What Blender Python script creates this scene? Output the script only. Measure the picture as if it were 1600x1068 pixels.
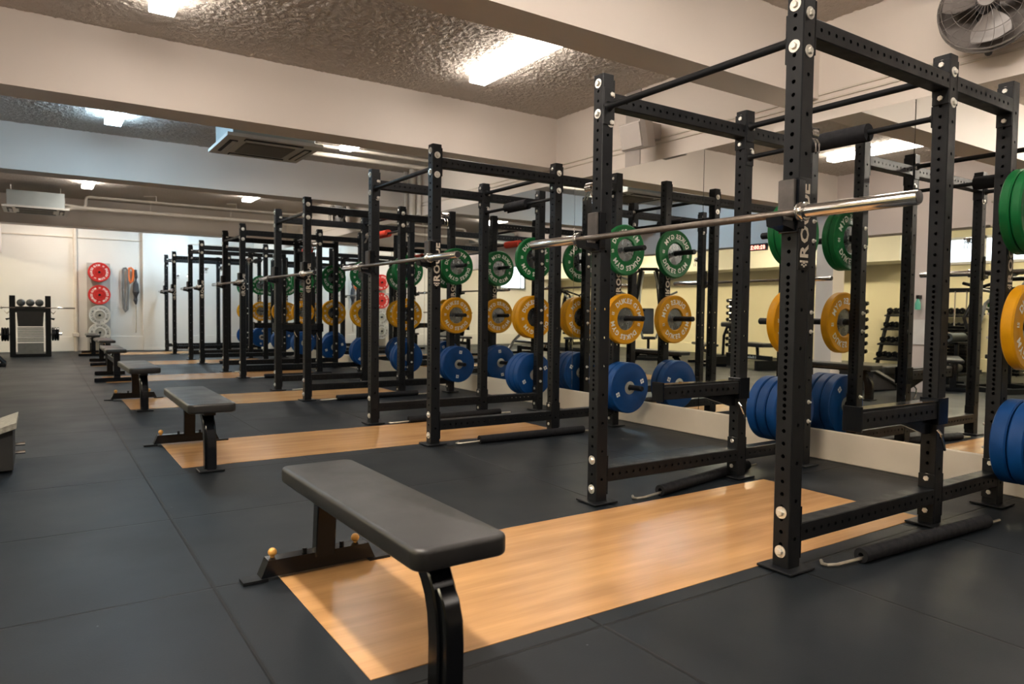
import bpy, math, random
from mathutils import Vector, Matrix
random.seed(7)
PI = math.pi
for o in list(bpy.data.objects):
    bpy.data.objects.remove(o, do_unlink=True)
SC = bpy.context.scene
COL = SC.collection

# ------------------------------------------------------------------ camera
cam_d = bpy.data.cameras.new('camera')
cam = bpy.data.objects.new('camera', cam_d)
COL.objects.link(cam)
YAW, PITCH, ROLL = 0.5890, -0.0418, 0.0122
fw = Vector((math.sin(YAW)*math.cos(PITCH), math.cos(YAW)*math.cos(PITCH), math.sin(PITCH)))
r0 = Vector((math.cos(YAW), -math.sin(YAW), 0)); u0 = r0.cross(fw)
rt = r0*math.cos(ROLL) + u0*math.sin(ROLL); up = -r0*math.sin(ROLL) + u0*math.cos(ROLL)
cam.matrix_world = Matrix(((rt.x, up.x, -fw.x, 0), (rt.y, up.y, -fw.y, 0), (rt.z, up.z, -fw.z, 1.02), (0, 0, 0, 1)))
cam_d.sensor_width = 36.0
cam_d.lens = 1105.68/1600*36
cam_d.clip_start = 0.05
cam_d.dof.use_dof = True
cam_d.dof.focus_distance = 3.6
cam_d.dof.aperture_fstop = 4.0
SC.camera = cam

# ------------------------------------------------------------------ world, exposure
w = bpy.data.worlds.new('world'); SC.world = w; w.use_nodes = True
bg = w.node_tree.nodes['Background']
bg.inputs[0].default_value = (0.75, 0.85, 1.0, 1); bg.inputs[1].default_value = 0.25
SC.view_settings.view_transform = 'Standard'
SC.view_settings.look = 'None'
SC.view_settings.gamma = 1.0
SC.view_settings.use_curve_mapping = False
SC.view_settings.exposure = 1.55
LAMP = 10.5      # radiance of the ceiling fixtures

# ------------------------------------------------------------------ materials
def nt_new(name):
    m = bpy.data.materials.new(name); m.use_nodes = True
    nt = m.node_tree
    return m, nt, nt.nodes['Principled BSDF']

def mat(name, col, rough=0.5, metal=0.0, var=0.06, scale=8.0, bump=0.0, bscale=80.0, rvar=0.08, coat=0.0, spec=0.5):
    m, nt, b = nt_new(name)
    N, L = nt.nodes, nt.links
    tc = N.new('ShaderNodeTexCoord')
    no = N.new('ShaderNodeTexNoise'); no.inputs['Scale'].default_value = scale; no.inputs['Detail'].default_value = 5
    L.new(tc.outputs['Object'], no.inputs['Vector'])
    mr = N.new('ShaderNodeMapRange')
    mr.inputs['From Min'].default_value = 0.3; mr.inputs['From Max'].default_value = 0.7
    mr.inputs['To Min'].default_value = 1-var; mr.inputs['To Max'].default_value = 1+var
    L.new(no.outputs['Fac'], mr.inputs['Value'])
    vm = N.new('ShaderNodeVectorMath'); vm.operation = 'SCALE'; vm.inputs[0].default_value = col[:3]
    L.new(mr.outputs['Result'], vm.inputs['Scale'])
    L.new(vm.outputs['Vector'], b.inputs['Base Color'])
    r2 = N.new('ShaderNodeMapRange')
    r2.inputs['From Min'].default_value = 0.3; r2.inputs['From Max'].default_value = 0.7
    r2.inputs['To Min'].default_value = max(0.02, rough-rvar*rough*2); r2.inputs['To Max'].default_value = min(1, rough+rvar*rough*2)
    L.new(no.outputs['Fac'], r2.inputs['Value']); L.new(r2.outputs['Result'], b.inputs['Roughness'])
    b.inputs['Metallic'].default_value = metal
    b.inputs['Coat Weight'].default_value = coat
    b.inputs['Specular IOR Level'].default_value = spec
    if bump > 0:
        n2 = N.new('ShaderNodeTexNoise'); n2.inputs['Scale'].default_value = bscale; n2.inputs['Detail'].default_value = 3
        L.new(tc.outputs['Object'], n2.inputs['Vector'])
        bp = N.new('ShaderNodeBump'); bp.inputs['Strength'].default_value = bump; bp.inputs['Distance'].default_value = 0.002
        L.new(n2.outputs['Fac'], bp.inputs['Height']); L.new(bp.outputs['Normal'], b.inputs['Normal'])
    return m

def emis(name, col, strength):
    m, nt, b = nt_new(name)
    b.inputs['Base Color'].default_value = (0.8, 0.8, 0.8, 1)
    b.inputs['Emission Color'].default_value = (*col, 1)
    b.inputs['Emission Strength'].default_value = strength
    return m

BLACK = mat('black_powder_coat', (0.0062, 0.0072, 0.0088), 0.45, 0.0, 0.10, 14, 0.12, 420, spec=0.24)
BLACKG = mat('gloss_black_steel', (0.004, 0.005, 0.007), 0.20, 0.0, 0.1, 9, 0.02, 60, spec=0.3)
PLATEBLK = mat('nameplate_black', (0.003, 0.003, 0.004), 0.3, 0.0, spec=0.3)
SLICK = mat('slick_black_plastic', (0.02, 0.02, 0.02), 0.12, 0.0, spec=0.6)
ZINC = mat('zinc_bolt', (0.74, 0.72, 0.66), 0.32, 0.65, 0.08, 60)
CHROME = mat('chrome_steel', (0.72, 0.71, 0.70), 0.12, 1.0, 0.05, 30)
BARSTEEL = mat('worn_bar_steel', (0.20, 0.17, 0.145), 0.36, 0.85, 0.18, 40, 0.25, 900)
GREEN = mat('green_rubber', (0.003, 0.125, 0.030), 0.45, 0.0, 0.10, 10, 0.06, 300, spec=0.28)
YELLOW = mat('yellow_rubber', (0.62, 0.285, 0.001), 0.45, 0.0, 0.10, 10, 0.06, 300, spec=0.25)
BLUE = mat('blue_rubber', (0.0015, 0.046, 0.180), 0.48, 0.0, 0.12, 10, 0.06, 300, spec=0.25)
RED = mat('red_rubber', (0.52, 0.018, 0.014), 0.4, 0.0, 0.08, 10)
GREYRUB = mat('light_grey_rubber', (0.50, 0.49, 0.45), 0.5, 0.0, 0.06, 10)
LETTER = mat('white_print', (0.78, 0.78, 0.72), 0.5, 0.0, 0.10, 30)
LETTERDK = mat('dark_print', (0.08, 0.08, 0.08), 0.5)
HUB = mat('steel_hub', (0.33, 0.36, 0.38), 0.27, 0.95, 0.2, 12, 0.1, 60)
HUBG = mat('grey_hub', (0.40, 0.40, 0.36), 0.45, 0.5, 0.2, 25)
LOGO = mat('rogue_letter', (0.62, 0.55, 0.45), 0.5, 0.0, 0.12, 50)
PAD = mat('bench_vinyl', (0.018, 0.018, 0.0185), 0.33, 0.0, 0.16, 6, 0.25, 700, spec=0.5)
FOAM = mat('black_foam', (0.006, 0.0065, 0.009), 0.7, 0.0, 0.12, 30, 0.5, 200, spec=0.3)
REDFOAM = mat('red_foam', (0.62, 0.045, 0.018), 0.6, 0.0, 0.12, 20, 0.4, 150)
ROD = mat('bare_rod', (0.50, 0.46, 0.38), 0.35, 0.9, 0.1, 40)
AMBER = mat('amber_rubber', (0.62, 0.32, 0.07), 0.4, 0.0, 0.1, 30)
JLINER = mat('worn_plastic_liner', (0.060, 0.052, 0.047), 0.55, 0.0, 0.35, 18, 0.4, 120)
WALLC = mat('cream_wall_paint', (0.76, 0.69, 0.625), 0.6, 0.0, 0.03, 1.5, 0.08, 60)
BEAMC = mat('cream_beam_paint', (0.78, 0.71, 0.645), 0.6, 0.0, 0.03, 1.2, 0.08, 50)
WHITEW = mat('white_wall_paint', (0.74, 0.72, 0.68), 0.55, 0.0, 0.03, 1.5, 0.05, 60)
YELW = mat('yellow_wall_paint', (0.82, 0.74, 0.50), 0.6, 0.0, 0.03, 1.0)
CREAMW = mat('pale_cream_paint', (0.88, 0.84, 0.70), 0.6, 0.0, 0.03, 1.0)
PINKW = mat('bulkhead_paint', (0.60, 0.53, 0.50), 0.6, 0.0, 0.03, 1.0)
SKIRT = mat('skirting_paint', (0.60, 0.53, 0.43), 0.45, 0.0, 0.06, 3.0, 0.05, 40)
ACW = mat('air_conditioner_plastic', (0.58, 0.57, 0.53), 0.45)
ACG = mat('air_conditioner_grille', (0.20, 0.185, 0.165), 0.6, 0.0, 0.1, 20)
ACB = mat('galvanised_casing', (0.36, 0.40, 0.40), 0.4, 0.3, 0.06, 6)
DARKSLOT = mat('dark_slot', (0.015, 0.015, 0.015), 0.6)
PIPEW = mat('cream_pipe_paint', (0.66, 0.60, 0.52), 0.5)
SPK = mat('grey_speaker_plastic', (0.46, 0.42, 0.39), 0.55, 0.0, 0.04, 10, 0.1, 300)
FANG = mat('fan_plastic', (0.15, 0.135, 0.125), 0.3, 0.0, 0.1, 8)
FAND = mat('fan_dark', (0.03, 0.03, 0.035), 0.3)
GREYPANEL = mat('grey_panel', (0.22, 0.23, 0.23), 0.45, 0.3, 0.1, 12)
KBELL = mat('medicine_ball_grey', (0.07, 0.08, 0.085), 0.5, 0.0, 0.2, 12)
PLATESHADE = mat('grey_plate_shadow', (0.42, 0.40, 0.37), 0.6)  # shade of the hung plates on the far wall, put into a colour
WPANEL = mat('white_panel', (0.72, 0.70, 0.68), 0.4)
GREENB = mat('green_bottle', (0.10, 0.42, 0.30), 0.3)
STRAPB = mat('strap_fabric', (0.05, 0.05, 0.055), 0.8, 0.0, 0.2, 40)
STRAPO = mat('orange_strap', (0.75, 0.16, 0.03), 0.7)
STRAPG = mat('grey_strap', (0.16, 0.15, 0.14), 0.8, 0.0, 0.2, 40)
TREAD = mat('checker_footplate', (0.34, 0.33, 0.29), 0.5, 0.5, 0.35, 45, 0.6, 120)
CASEBLK = mat('clock_casing', (0.02, 0.008, 0.006), 0.4)
WARM = emis('warm_diffuser', (1.0, 0.895, 0.80), LAMP)
NEUT = emis('neutral_diffuser', (1.0, 0.94, 0.86), LAMP*1.1)
FARC = emis('far_cool_diffuser', (0.62, 0.84, 1.0), LAMP*3.0)
FARW = emis('far_warm_diffuser', (1.0, 0.88, 0.74), LAMP*1.5)
NEAR = emis('near_diffuser', (1.0, 0.905, 0.80), LAMP*5.0)
NEARW = emis('near_weak_diffuser', (1.0, 0.895, 0.80), LAMP*1.1)
COOL = emis('cool_diffuser', (0.52, 0.78, 1.0), LAMP*1.5)
YLAMP = emis('yellow_diffuser', (1.0, 0.86, 0.60), LAMP*3.6)
LED = emis('red_led', (1.0, 0.16, 0.10), 3.0)
DAY = emis('daylight_blind', (0.72, 0.86, 1.0), 1.5)

def floor_mat():
    m, nt, b = nt_new('rubber_floor_tiles'); N, L = nt.nodes, nt.links
    tc = N.new('ShaderNodeTexCoord'); sx = N.new('ShaderNodeSeparateXYZ'); L.new(tc.outputs['Object'], sx.inputs[0])
    def math_(op, a, bb=None, c=None):
        n = N.new('ShaderNodeMath'); n.operation = op
        for i, v in enumerate((a, bb, c)):
            if v is None: continue
            if isinstance(v, (int, float)): n.inputs[i].default_value = v
            else: L.new(v, n.inputs[i])
        return n.outputs[0]
    def groove(s, off):
        a = math_('ADD', s, off); f = math_('FRACT', a); d = math_('SUBTRACT', f, 0.5); d = math_('ABSOLUTE', d)
        d = math_('SUBTRACT', 0.5, d)
        mr = N.new('ShaderNodeMapRange'); mr.inputs['From Min'].default_value = 0.0030; mr.inputs['From Max'].default_value = 0.0085
        mr.inputs['To Min'].default_value = 0; mr.inputs['To Max'].default_value = 1
        L.new(d, mr.inputs['Value']); return mr.outputs[0]
    gx = groove(sx.outputs['X'], 10-0.52); gy = groove(sx.outputs['Y'], 10-0.72)
    g = math_('MINIMUM', gx, gy)
    # per tile tone
    fx = math_('FLOOR', math_('ADD', sx.outputs['X'], 10-0.52)); fy = math_('FLOOR', math_('ADD', sx.outputs['Y'], 10-0.72))
    cb = N.new('ShaderNodeCombineXYZ'); L.new(fx, cb.inputs[0]); L.new(fy, cb.inputs[1])
    wn = N.new('ShaderNodeTexWhiteNoise'); wn.noise_dimensions = '2D'; L.new(cb.outputs[0], wn.inputs['Vector'])
    no = N.new('ShaderNodeTexNoise'); no.inputs['Scale'].default_value = 1.7; no.inputs['Detail'].default_value = 8; L.new(tc.outputs['Object'], no.inputs['Vector'])
    t = math_('MULTIPLY_ADD', wn.outputs['Value'], 0.22, 0.72)
    t2 = math_('MULTIPLY_ADD', no.outputs['Fac'], 0.5, 0.05)
    tone = math_('ADD', t, t2)
    tone = math_('MULTIPLY', tone, math_('MULTIPLY_ADD', g, 0.88, 0.12))
    # pale flecks
    vo = N.new('ShaderNodeTexVoronoi'); vo.inputs['Scale'].default_value = 6.0; L.new(tc.outputs['Object'], vo.inputs['Vector'])
    fl = math_('LESS_THAN', vo.outputs['Distance'], 0.022)
    vn = N.new('ShaderNodeTexNoise'); vn.inputs['Scale'].default_value = 2.3; L.new(tc.outputs['Object'], vn.inputs['Vector'])
    fl = math_('MULTIPLY', fl, math_('GREATER_THAN', vn.outputs['Fac'], 0.52))
    fi = N.new('ShaderNodeTexNoise'); fi.inputs['Scale'].default_value = 160; L.new(tc.outputs['Object'], fi.inputs['Vector'])
    vm = N.new('ShaderNodeVectorMath'); vm.operation = 'SCALE'; vm.inputs[0].default_value = (0.0052, 0.0080, 0.0112); L.new(tone, vm.inputs['Scale'])
    mx = N.new('ShaderNodeMix'); mx.data_type = 'RGBA'; L.new(fl, mx.inputs['Factor']); L.new(vm.outputs[0], mx.inputs['A']); mx.inputs['B'].default_value = (0.10, 0.11, 0.12, 1)
    L.new(mx.outputs['Result'], b.inputs['Base Color'])
    rr = math_('MULTIPLY_ADD', no.outputs['Fac'], 0.25, 0.38); L.new(rr, b.inputs['Roughness'])
    b.inputs['Specular IOR Level'].default_value = 0.30
    h = math_('ADD', math_('MULTIPLY', g, 3.0), math_('MULTIPLY', fi.outputs['Fac'], 0.35))
    bp = N.new('ShaderNodeBump'); bp.inputs['Strength'].default_value = 0.5; bp.inputs['Distance'].default_value = 0.0015
    L.new(h, bp.inputs['Height']); L.new(bp.outputs['Normal'], b.inputs['Normal'])
    return m

def wood_mat():
    m, nt, b = nt_new('lacquered_plywood'); N, L = nt.nodes, nt.links
    tc = N.new('ShaderNodeTexCoord'); mp = N.new('ShaderNodeMapping'); mp.inputs['Scale'].default_value = (0.8, 7.0, 1.0)
    L.new(tc.outputs['Object'], mp.inputs[0])
    n1 = N.new('ShaderNodeTexNoise'); n1.inputs['Scale'].default_value = 1.6; n1.inputs['Detail'].default_value = 4
    L.new(mp.outputs[0], n1.inputs['Vector'])
    mp2 = N.new('ShaderNodeMapping'); mp2.inputs['Scale'].default_value = (2.5, 55, 1); L.new(tc.outputs['Object'], mp2.inputs[0])
    n2 = N.new('ShaderNodeTexNoise'); n2.inputs['Scale'].default_value = 1.5; n2.inputs['Detail'].default_value = 4; L.new(mp2.outputs[0], n2.inputs['Vector'])
    n3 = N.new('ShaderNodeTexNoise'); n3.inputs['Scale'].default_value = 1.1; n3.inputs['Detail'].default_value = 3; L.new(tc.outputs['Object'], n3.inputs['Vector'])
    cr = N.new('ShaderNodeValToRGB'); L.new(n1.outputs['Fac'], cr.inputs[0])
    cr.color_ramp.elements[0].position = 0.12; cr.color_ramp.elements[0].color = (0.31, 0.135, 0.034, 1)
    cr.color_ramp.elements[1].position = 0.92; cr.color_ramp.elements[1].color = (0.72, 0.39, 0.130, 1)
    mx = N.new('ShaderNodeMix'); mx.data_type = 'RGBA'; mx.blend_type = 'MULTIPLY'; mx.inputs['Factor'].default_value = 0.26
    L.new(cr.outputs[0], mx.inputs['A']); L.new(n2.outputs['Fac'], mx.inputs['B'])
    bc = N.new('ShaderNodeBrightContrast'); bc.inputs['Bright'].default_value = 0.04; L.new(mx.outputs['Result'], bc.inputs[0])
    L.new(bc.outputs[0], b.inputs['Base Color'])
    b.inputs['Roughness'].default_value = 0.27
    b.inputs['Specular IOR Level'].default_value = 0.33
    return m

def stucco_mat():
    m, nt, b = nt_new('stucco_ceiling'); N, L = nt.nodes, nt.links
    tc = N.new('ShaderNodeTexCoord')
    n1 = N.new('ShaderNodeTexNoise'); n1.inputs['Scale'].default_value = 34; n1.inputs['Detail'].default_value = 4; n1.inputs['Roughness'].default_value = 0.6; n1.inputs['Distortion'].default_value = 0.6
    L.new(tc.outputs['Object'], n1.inputs['Vector'])
    bp = N.new('ShaderNodeBump'); bp.inputs['Strength'].default_value = 1.0; bp.inputs['Distance'].default_value = 0.02
    L.new(n1.outputs['Fac'], bp.inputs['Height']); L.new(bp.outputs['Normal'], b.inputs['Normal'])
    b.inputs['Base Color'].default_value = (0.62, 0.56, 0.50, 1); b.inputs['Roughness'].default_value = 0.9; b.inputs['Specular IOR Level'].default_value = 0.2
    return m

def mirror_mat():
    m, nt, b = nt_new('mirror_glass'); N, L = nt.nodes, nt.links
    tc = N.new('ShaderNodeTexCoord'); no = N.new('ShaderNodeTexNoise'); no.inputs['Scale'].default_value = 3; L.new(tc.outputs['Object'], no.inputs['Vector'])
    mr = N.new('ShaderNodeMapRange'); mr.inputs['To Min'].default_value = 0.0; mr.inputs['To Max'].default_value = 0.012; L.new(no.outputs['Fac'], mr.inputs['Value'])
    L.new(mr.outputs[0], b.inputs['Roughness'])
    b.inputs['Base Color'].default_value = (0.86, 0.87, 0.84, 1); b.inputs['Metallic'].default_value = 1.0
    return m
FLOOR, WOOD, STUCCO, MIRROR = floor_mat(), wood_mat(), stucco_mat(), mirror_mat()

# ------------------------------------------------------------------ mesh helpers
class MB:
    def __init__(s): s.v = []; s.f = []; s.m = []; s.sm = []
    def add(s, vs, fs, m=0, smooth=False):
        o = len(s.v); s.v += [tuple(q) for q in vs]
        for q in fs:
            s.f.append(tuple(i+o for i in q)); s.m.append(m); s.sm.append(smooth)
        return s
    def box(s, x0, x1, y0, y1, z0, z1, m=0):
        vs = [(x, y, z) for z in (z0, z1) for y in (y0, y1) for x in (x0, x1)]
        return s.add(vs, [(0, 2, 3, 1), (4, 5, 7, 6), (0, 1, 5, 4), (2, 6, 7, 3), (0, 4, 6, 2), (1, 3, 7, 5)], m)
    def rbox(s, x0, x1, y0, y1, z0, z1, c=0.004, m=0):      # box with chamfered edges
        def pt(sx, sy, sz, k):
            p = [(x0, x1)[sx], (y0, y1)[sy], (z0, z1)[sz]]; d = [c if not sx else -c, c if not sy else -c, c if not sz else -c]
            return tuple(p[i]+(0 if i == k else d[i]) for i in range(3))
        idx = {}; vs = []
        for sx in (0, 1):
            for sy in (0, 1):
                for sz in (0, 1):
                    for k in range(3): idx[sx, sy, sz, k] = len(vs); vs.append(pt(sx, sy, sz, k))
        fs = []
        for sx in (0, 1): fs.append([idx[sx, a, b, 0] for a, b in ((0, 0), (1, 0), (1, 1), (0, 1))])
        for sy in (0, 1): fs.append([idx[a, sy, b, 1] for a, b in ((0, 0), (1, 0), (1, 1), (0, 1))])
        for sz in (0, 1): fs.append([idx[a, b, sz, 2] for a, b in ((0, 0), (1, 0), (1, 1), (0, 1))])
        for a in (0, 1):
            for b in (0, 1):
                fs.append([idx[a, b, 0, 0], idx[a, b, 1, 0], idx[a, b, 1, 1], idx[a, b, 0, 1]])
                fs.append([idx[a, 0, b, 0], idx[a, 1, b, 0], idx[a, 1, b, 2], idx[a, 0, b, 2]])
                fs.append([idx[0, a, b, 1], idx[1, a, b, 1], idx[1, a, b, 2], idx[0, a, b, 2]])
                for q in (0, 1): pass
        for a in (0, 1):
            for b in (0, 1):
                for q in (0, 1): fs.append([idx[a, b, q, 0], idx[a, b, q, 1], idx[a, b, q, 2]])
        return s.add(vs, fs, m)
    def ring(s, c, ax, r, n):
        ax = Vector(ax).normalized(); a = ax.orthogonal().normalized(); b = ax.cross(a)
        return [Vector(c)+a*math.cos(2*PI*i/n)*r+b*math.sin(2*PI*i/n)*r for i in range(n)]
    def lathe(s, c, ax, prof, n=24, m=0, mats=None):         # prof: list of (radius, distance along axis)
        ax = Vector(ax).normalized(); c = Vector(c); a = ax.orthogonal().normalized(); b = ax.cross(a)
        vs = []
        for r, h in prof:
            for i in range(n):
                t = 2*PI*i/n; vs.append(c+ax*h+(a*math.cos(t)+b*math.sin(t))*r)
        for j in range(len(prof)-1):
            fs = [(i, (i+1) % n, n+(i+1) % n, n+i) for i in range(n)]
            s.add(vs[j*n:(j+2)*n], fs, mats[j] if mats else m, True)
        return s
    def cyl(s, p, q, r, n=12, m=0, r2=None):
        p, q = Vector(p), Vector(q); d = q-p; L = d.length
        return s.lathe(p, d, [(0.0001, 0), (r, 0), (r if r2 is None else r2, L), (0.0001, L)], n, m)
    def tube(s, path, r, n=10, m=0, sx=1.0, sy=1.0, upv=(0, 0, 1), box=False, cap=True):
        P = [Vector(p) for p in path]; rings = []
        for i, p in enumerate(P):
            t = (P[min(i+1, len(P)-1)]-P[max(i-1, 0)]).normalized()
            a = t.cross(Vector(upv))
            if a.length < 1e-3: a = t.orthogonal()
            a.normalize(); b = a.cross(t).normalized()
            rr = r[i] if isinstance(r, (list, tuple)) else r
            if box:
                w_, h_ = sx/2, sy/2
                k = min(w_, h_)*0.18
                o = [(w_, h_-k), (w_-k, h_), (-w_+k, h_), (-w_, h_-k), (-w_, -h_+k), (-w_+k, -h_), (w_-k, -h_), (w_, -h_+k)]
                rings.append([p+a*x+b*y for x, y in o])
            else:
                rings.append([p+a*math.cos(2*PI*k/n)*rr*sx+b*math.sin(2*PI*k/n)*rr*sy for k in range(n)])
        nn = len(rings[0]); vs = [q for rg in rings for q in rg]
        fs = [(j*nn+i, j*nn+(i+1) % nn, (j+1)*nn+(i+1) % nn, (j+1)*nn+i) for j in range(len(rings)-1) for i in range(nn)]
        s.add(vs, fs, m, True)
        if cap:
            s.add(rings[0], [tuple(range(nn))], m); s.add(rings[-1], [tuple(range(nn))], m)
        return s
    def prism(s, pts, ax, t0, t1, m=0):      # outline pts in the plane normal to axis ax
        n = len(pts)
        def p3(a, b, t):
            return (t, a, b) if ax == 0 else (a, t, b) if ax == 1 else (a, b, t)
        vs = [p3(a, b, t0) for a, b in pts]+[p3(a, b, t1) for a, b in pts]
        fs = [tuple(range(n)), tuple(range(n, 2*n))]+[(i, (i+1) % n, n+(i+1) % n, n+i) for i in range(n)]
        return s.add(vs, fs, m)
    def sphere(s, c, r, n=12, m=0, sz=1.0):
        return s.lathe((c[0], c[1], c[2]-r*sz), (0, 0, 1), [(max(1e-4, r*math.sin(PI*k/8)), r*sz*(1-math.cos(PI*k/8))) for k in range(9)], n, m)
    def pad(s, x0, x1, y0, y1, z0, z1, rc=0.03, re=0.015, m=0):   # upholstered pad with rounded corners and edges
        def outline(ins):
            o = []; R = max(rc-ins, 0.004)
            for cx, cy, a0 in ((x1-rc, y1-rc, 0), (x0+rc, y1-rc, 90), (x0+rc, y0+rc, 180), (x1-rc, y0+rc, 270)):
                for k in range(7):
                    t = math.radians(a0+15*k); o.append((cx+R*math.cos(t), cy+R*math.sin(t)))
            return o
        lay = []
        for k in range(5):
            t = PI/2*k/4; lay.append((re*(1-math.sin(t)), z0+re*(1-math.cos(t))))
        for k in range(5):
            t = PI/2*k/4; lay.append((re*(1-math.cos(t)), z1-re*(1-math.sin(t))))
        vs = []; n = 28
        for ins, z in lay: vs += [(a, b, z) for a, b in outline(ins)]
        fs = [(j*n+i, j*n+(i+1) % n, (j+1)*n+(i+1) % n, (j+1)*n+i) for j in range(len(lay)-1) for i in range(n)]
        s.add(vs, fs, m, True)
        s.add(vs[:n], [tuple(range(n))], m, True); s.add(vs[-n:], [tuple(range(n))], m, True)
        return s
    def mesh(s, name, mats, weld=True):
        me = bpy.data.meshes.new(name)
        me.from_pydata(s.v, [], s.f)
        for mm in (mats if isinstance(mats, (list, tuple)) else [mats]): me.materials.append(mm)
        me.polygons.foreach_set('material_index', s.m)
        me.polygons.foreach_set('use_smooth', [True]*len(s.f))
        import bmesh
        bm = bmesh.new(); bm.from_mesh(me)
        bmesh.ops.remove_doubles(bm, verts=bm.verts, dist=2e-5)
        bmesh.ops.recalc_face_normals(bm, faces=bm.faces)
        bm.to_mesh(me); bm.free()
        me.set_sharp_from_angle(angle=math.radians(32))
        me.update()
        return me

def obj(name, me, parent=None, loc=(0, 0, 0), rot=(0, 0, 0), label=None):
    o = bpy.data.objects.new(name, me); COL.objects.link(o)
    o.location = loc; o.rotation_euler = rot
    if parent: o.parent = parent
    if label: o['label'] = label
    return o
def thing(name, label, cat, loc=(0, 0, 0), rot=(0, 0, 0), group=None, me=None):
    o = obj(name, me, None, loc, rot, label); o['category'] = cat
    if group: o['group'] = group
    return o
def struct(name, mb, m, loc=(0, 0, 0)):
    o = obj(name, mb.mesh(name, m), None, loc); o['kind'] = 'structure'; return o
def copy_tree(o, parent=None):
    c = o.copy(); COL.objects.link(c)
    if parent: c.parent = parent
    for ch in list(o.children): copy_tree(ch, c)
    return c
def dup(o, loc, rot=None, label=None, group=None):
    c = copy_tree(o); c.location = loc
    if rot is not None: c.rotation_euler = rot
    if label: c['label'] = label
    if group: c['group'] = group
    return c
BX = lambda *a: MB().box(*a)

# glyphs ------------------------------------------------------------
def make_glyphs(chars, bold=0.032):
    out = {}; tmp = []
    for ch in chars:
        cu = bpy.data.curves.new('g', 'FONT'); cu.body = ch; cu.size = 1.0; cu.offset = bold; cu.resolution_u = 2
        cu.fill_mode = 'FRONT'
        o = bpy.data.objects.new('g', cu); COL.objects.link(o); tmp.append((ch, o, cu))
    bpy.context.view_layer.update()
    dg = bpy.context.evaluated_depsgraph_get()
    for ch, o, cu in tmp:
        me = o.evaluated_get(dg).to_mesh()
        vs = [(v.co.x, v.co.y) for v in me.vertices]; fs = [tuple(p.vertices) for p in me.polygons]
        x0 = min(v[0] for v in vs); x1 = max(v[0] for v in vs)
        out[ch] = ([(a-x0, b) for a, b in vs], fs, x1-x0)
    for ch, o, cu in tmp:
        bpy.data.objects.remove(o, do_unlink=True); bpy.data.curves.remove(cu)
    return out
GL = make_glyphs('DUKESGYMROGUE0123456789:WILPRAN')
def text_width(t, h, gap=0.10, sp=0.36):
    return sum((sp if c == ' ' else GL[c][2]+gap)*h/0.70 for c in t)
def put_text(mb, t, h, fn, gap=0.10, sp=0.36, m=0):       # fn(u, v) -> 3D point; h = cap height
    k = h/0.70; x = 0
    for c in t:
        if c == ' ': x += sp*k; continue
        vs, fs, wd = GL[c]
        mb.add([fn(x, x+wd*k/2, a*k, b*k) for a, b in vs], fs, m)
        x += (wd+gap)*k
    return x

# ------------------------------------------------------------------ room shell
XW, MX = 4.685, 4.645          # upper wall plane, mirror plane
BK = -0.67                      # bulkhead face
CEIL, BOT = 3.12, 2.58
struct('floor', BX(-6.6, 5.2, -4.2, 19.6, -0.05, 0.0), FLOOR)
struct('ceiling', BX(-0.9, 5.0, -4.2, 19.5, CEIL, CEIL+0.1), STUCCO)
from mathutils import noise as mn
def stucco_relief(y0, y1, step):
    x0, x1 = BK, XW; nx = int((x1-x0)/step); ny = int((y1-y0)/step); mb = MB(); vs = []
    for j in range(ny+1):
        for i in range(nx+1):
            x = x0+(x1-x0)*i/nx; y = y0+(y1-y0)*j/ny
            h = mn.noise((x*24, y*24, 0.3))*0.5+mn.noise((x*47, y*47, 1.7))*0.5
            vs.append((x, y, CEIL-0.008+0.013*max(-0.45, min(0.45, h))))
    me = bpy.data.meshes.new('ceiling')
    me.from_pydata(vs, [], [(j*(nx+1)+i, (j+1)*(nx+1)+i, (j+1)*(nx+1)+i+1, j*(nx+1)+i+1) for j in range(ny) for i in range(nx)])
    me.polygons.foreach_set('use_smooth', [True]*len(me.polygons)); me.materials.append(STUCCO)
    o = obj('ceiling', me); o['kind'] = 'structure'
stucco_relief(1.0, 3.10, 0.016); stucco_relief(3.34, 6.20, 0.011); stucco_relief(6.50, 9.95, 0.014)
struct('ceiling_low', BX(-6.6, -0.9, -4.2, 19.5, 2.78, 2.88), WHITEW)
struct('wall_right', BX(XW, XW+0.2, -4.2, 19.5, 0, CEIL+0.1), WALLC)
struct('wall_back', BX(-6.6, 5.0, 19.2, 19.5, 0, CEIL+0.1), WHITEW)
struct('wall_front', BX(-6.6, 5.0, -4.4, -4.2, 0, CEIL+0.1), WALLC)
struct('wall_left', BX(-6.8, -5.55, -4.2, 19.5, 0, CEIL), YELW)
for i, (a, b) in enumerate(((3.08, 3.36), (6.19, 6.53), (9.93, 10.28), (16.25, 16.6))):
    o = struct('trim_%d' % (i+1), BX(BK, XW, a, b, BOT, CEIL), BEAMC)
struct('trim_5', BX(BK-0.3, BK, -4.2, 19.2, 2.19, CEIL), PINKW)
struct('trim_6', BX(BK-0.3, BK, 4.80, 5.12, 0, 2.19), PINKW)
struct('trim_7', BX(BK-0.3, BK, 6.22, 6.50, 0, 2.19), WALLC)
struct('trim_8', BX(-5.55, -4.6, 7.3, 19.2, 2.12, 2.78), CREAMW)
struct('trim_9', BX(BK-0.3, BK, 16.27, 16.58, 0, 2.19), WALLC)
struct('trim_10', BX(XW-0.012, XW, -4.2, 19.2, 2.555, 2.567), PIPEW)
struct('trim_11', BX(XW-0.012, XW, -4.2, 19.2, 2.600, 2.612), PIPEW)
struct('baseboard_right', MB().rbox(4.632, XW, -4.2, 19.2, 0, 0.213, 0.006), SKIRT)
struct('baseboard_back', MB().rbox(-6, XW, 19.165, 19.2, 0, 0.34, 0.008), WHITEW)
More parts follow.
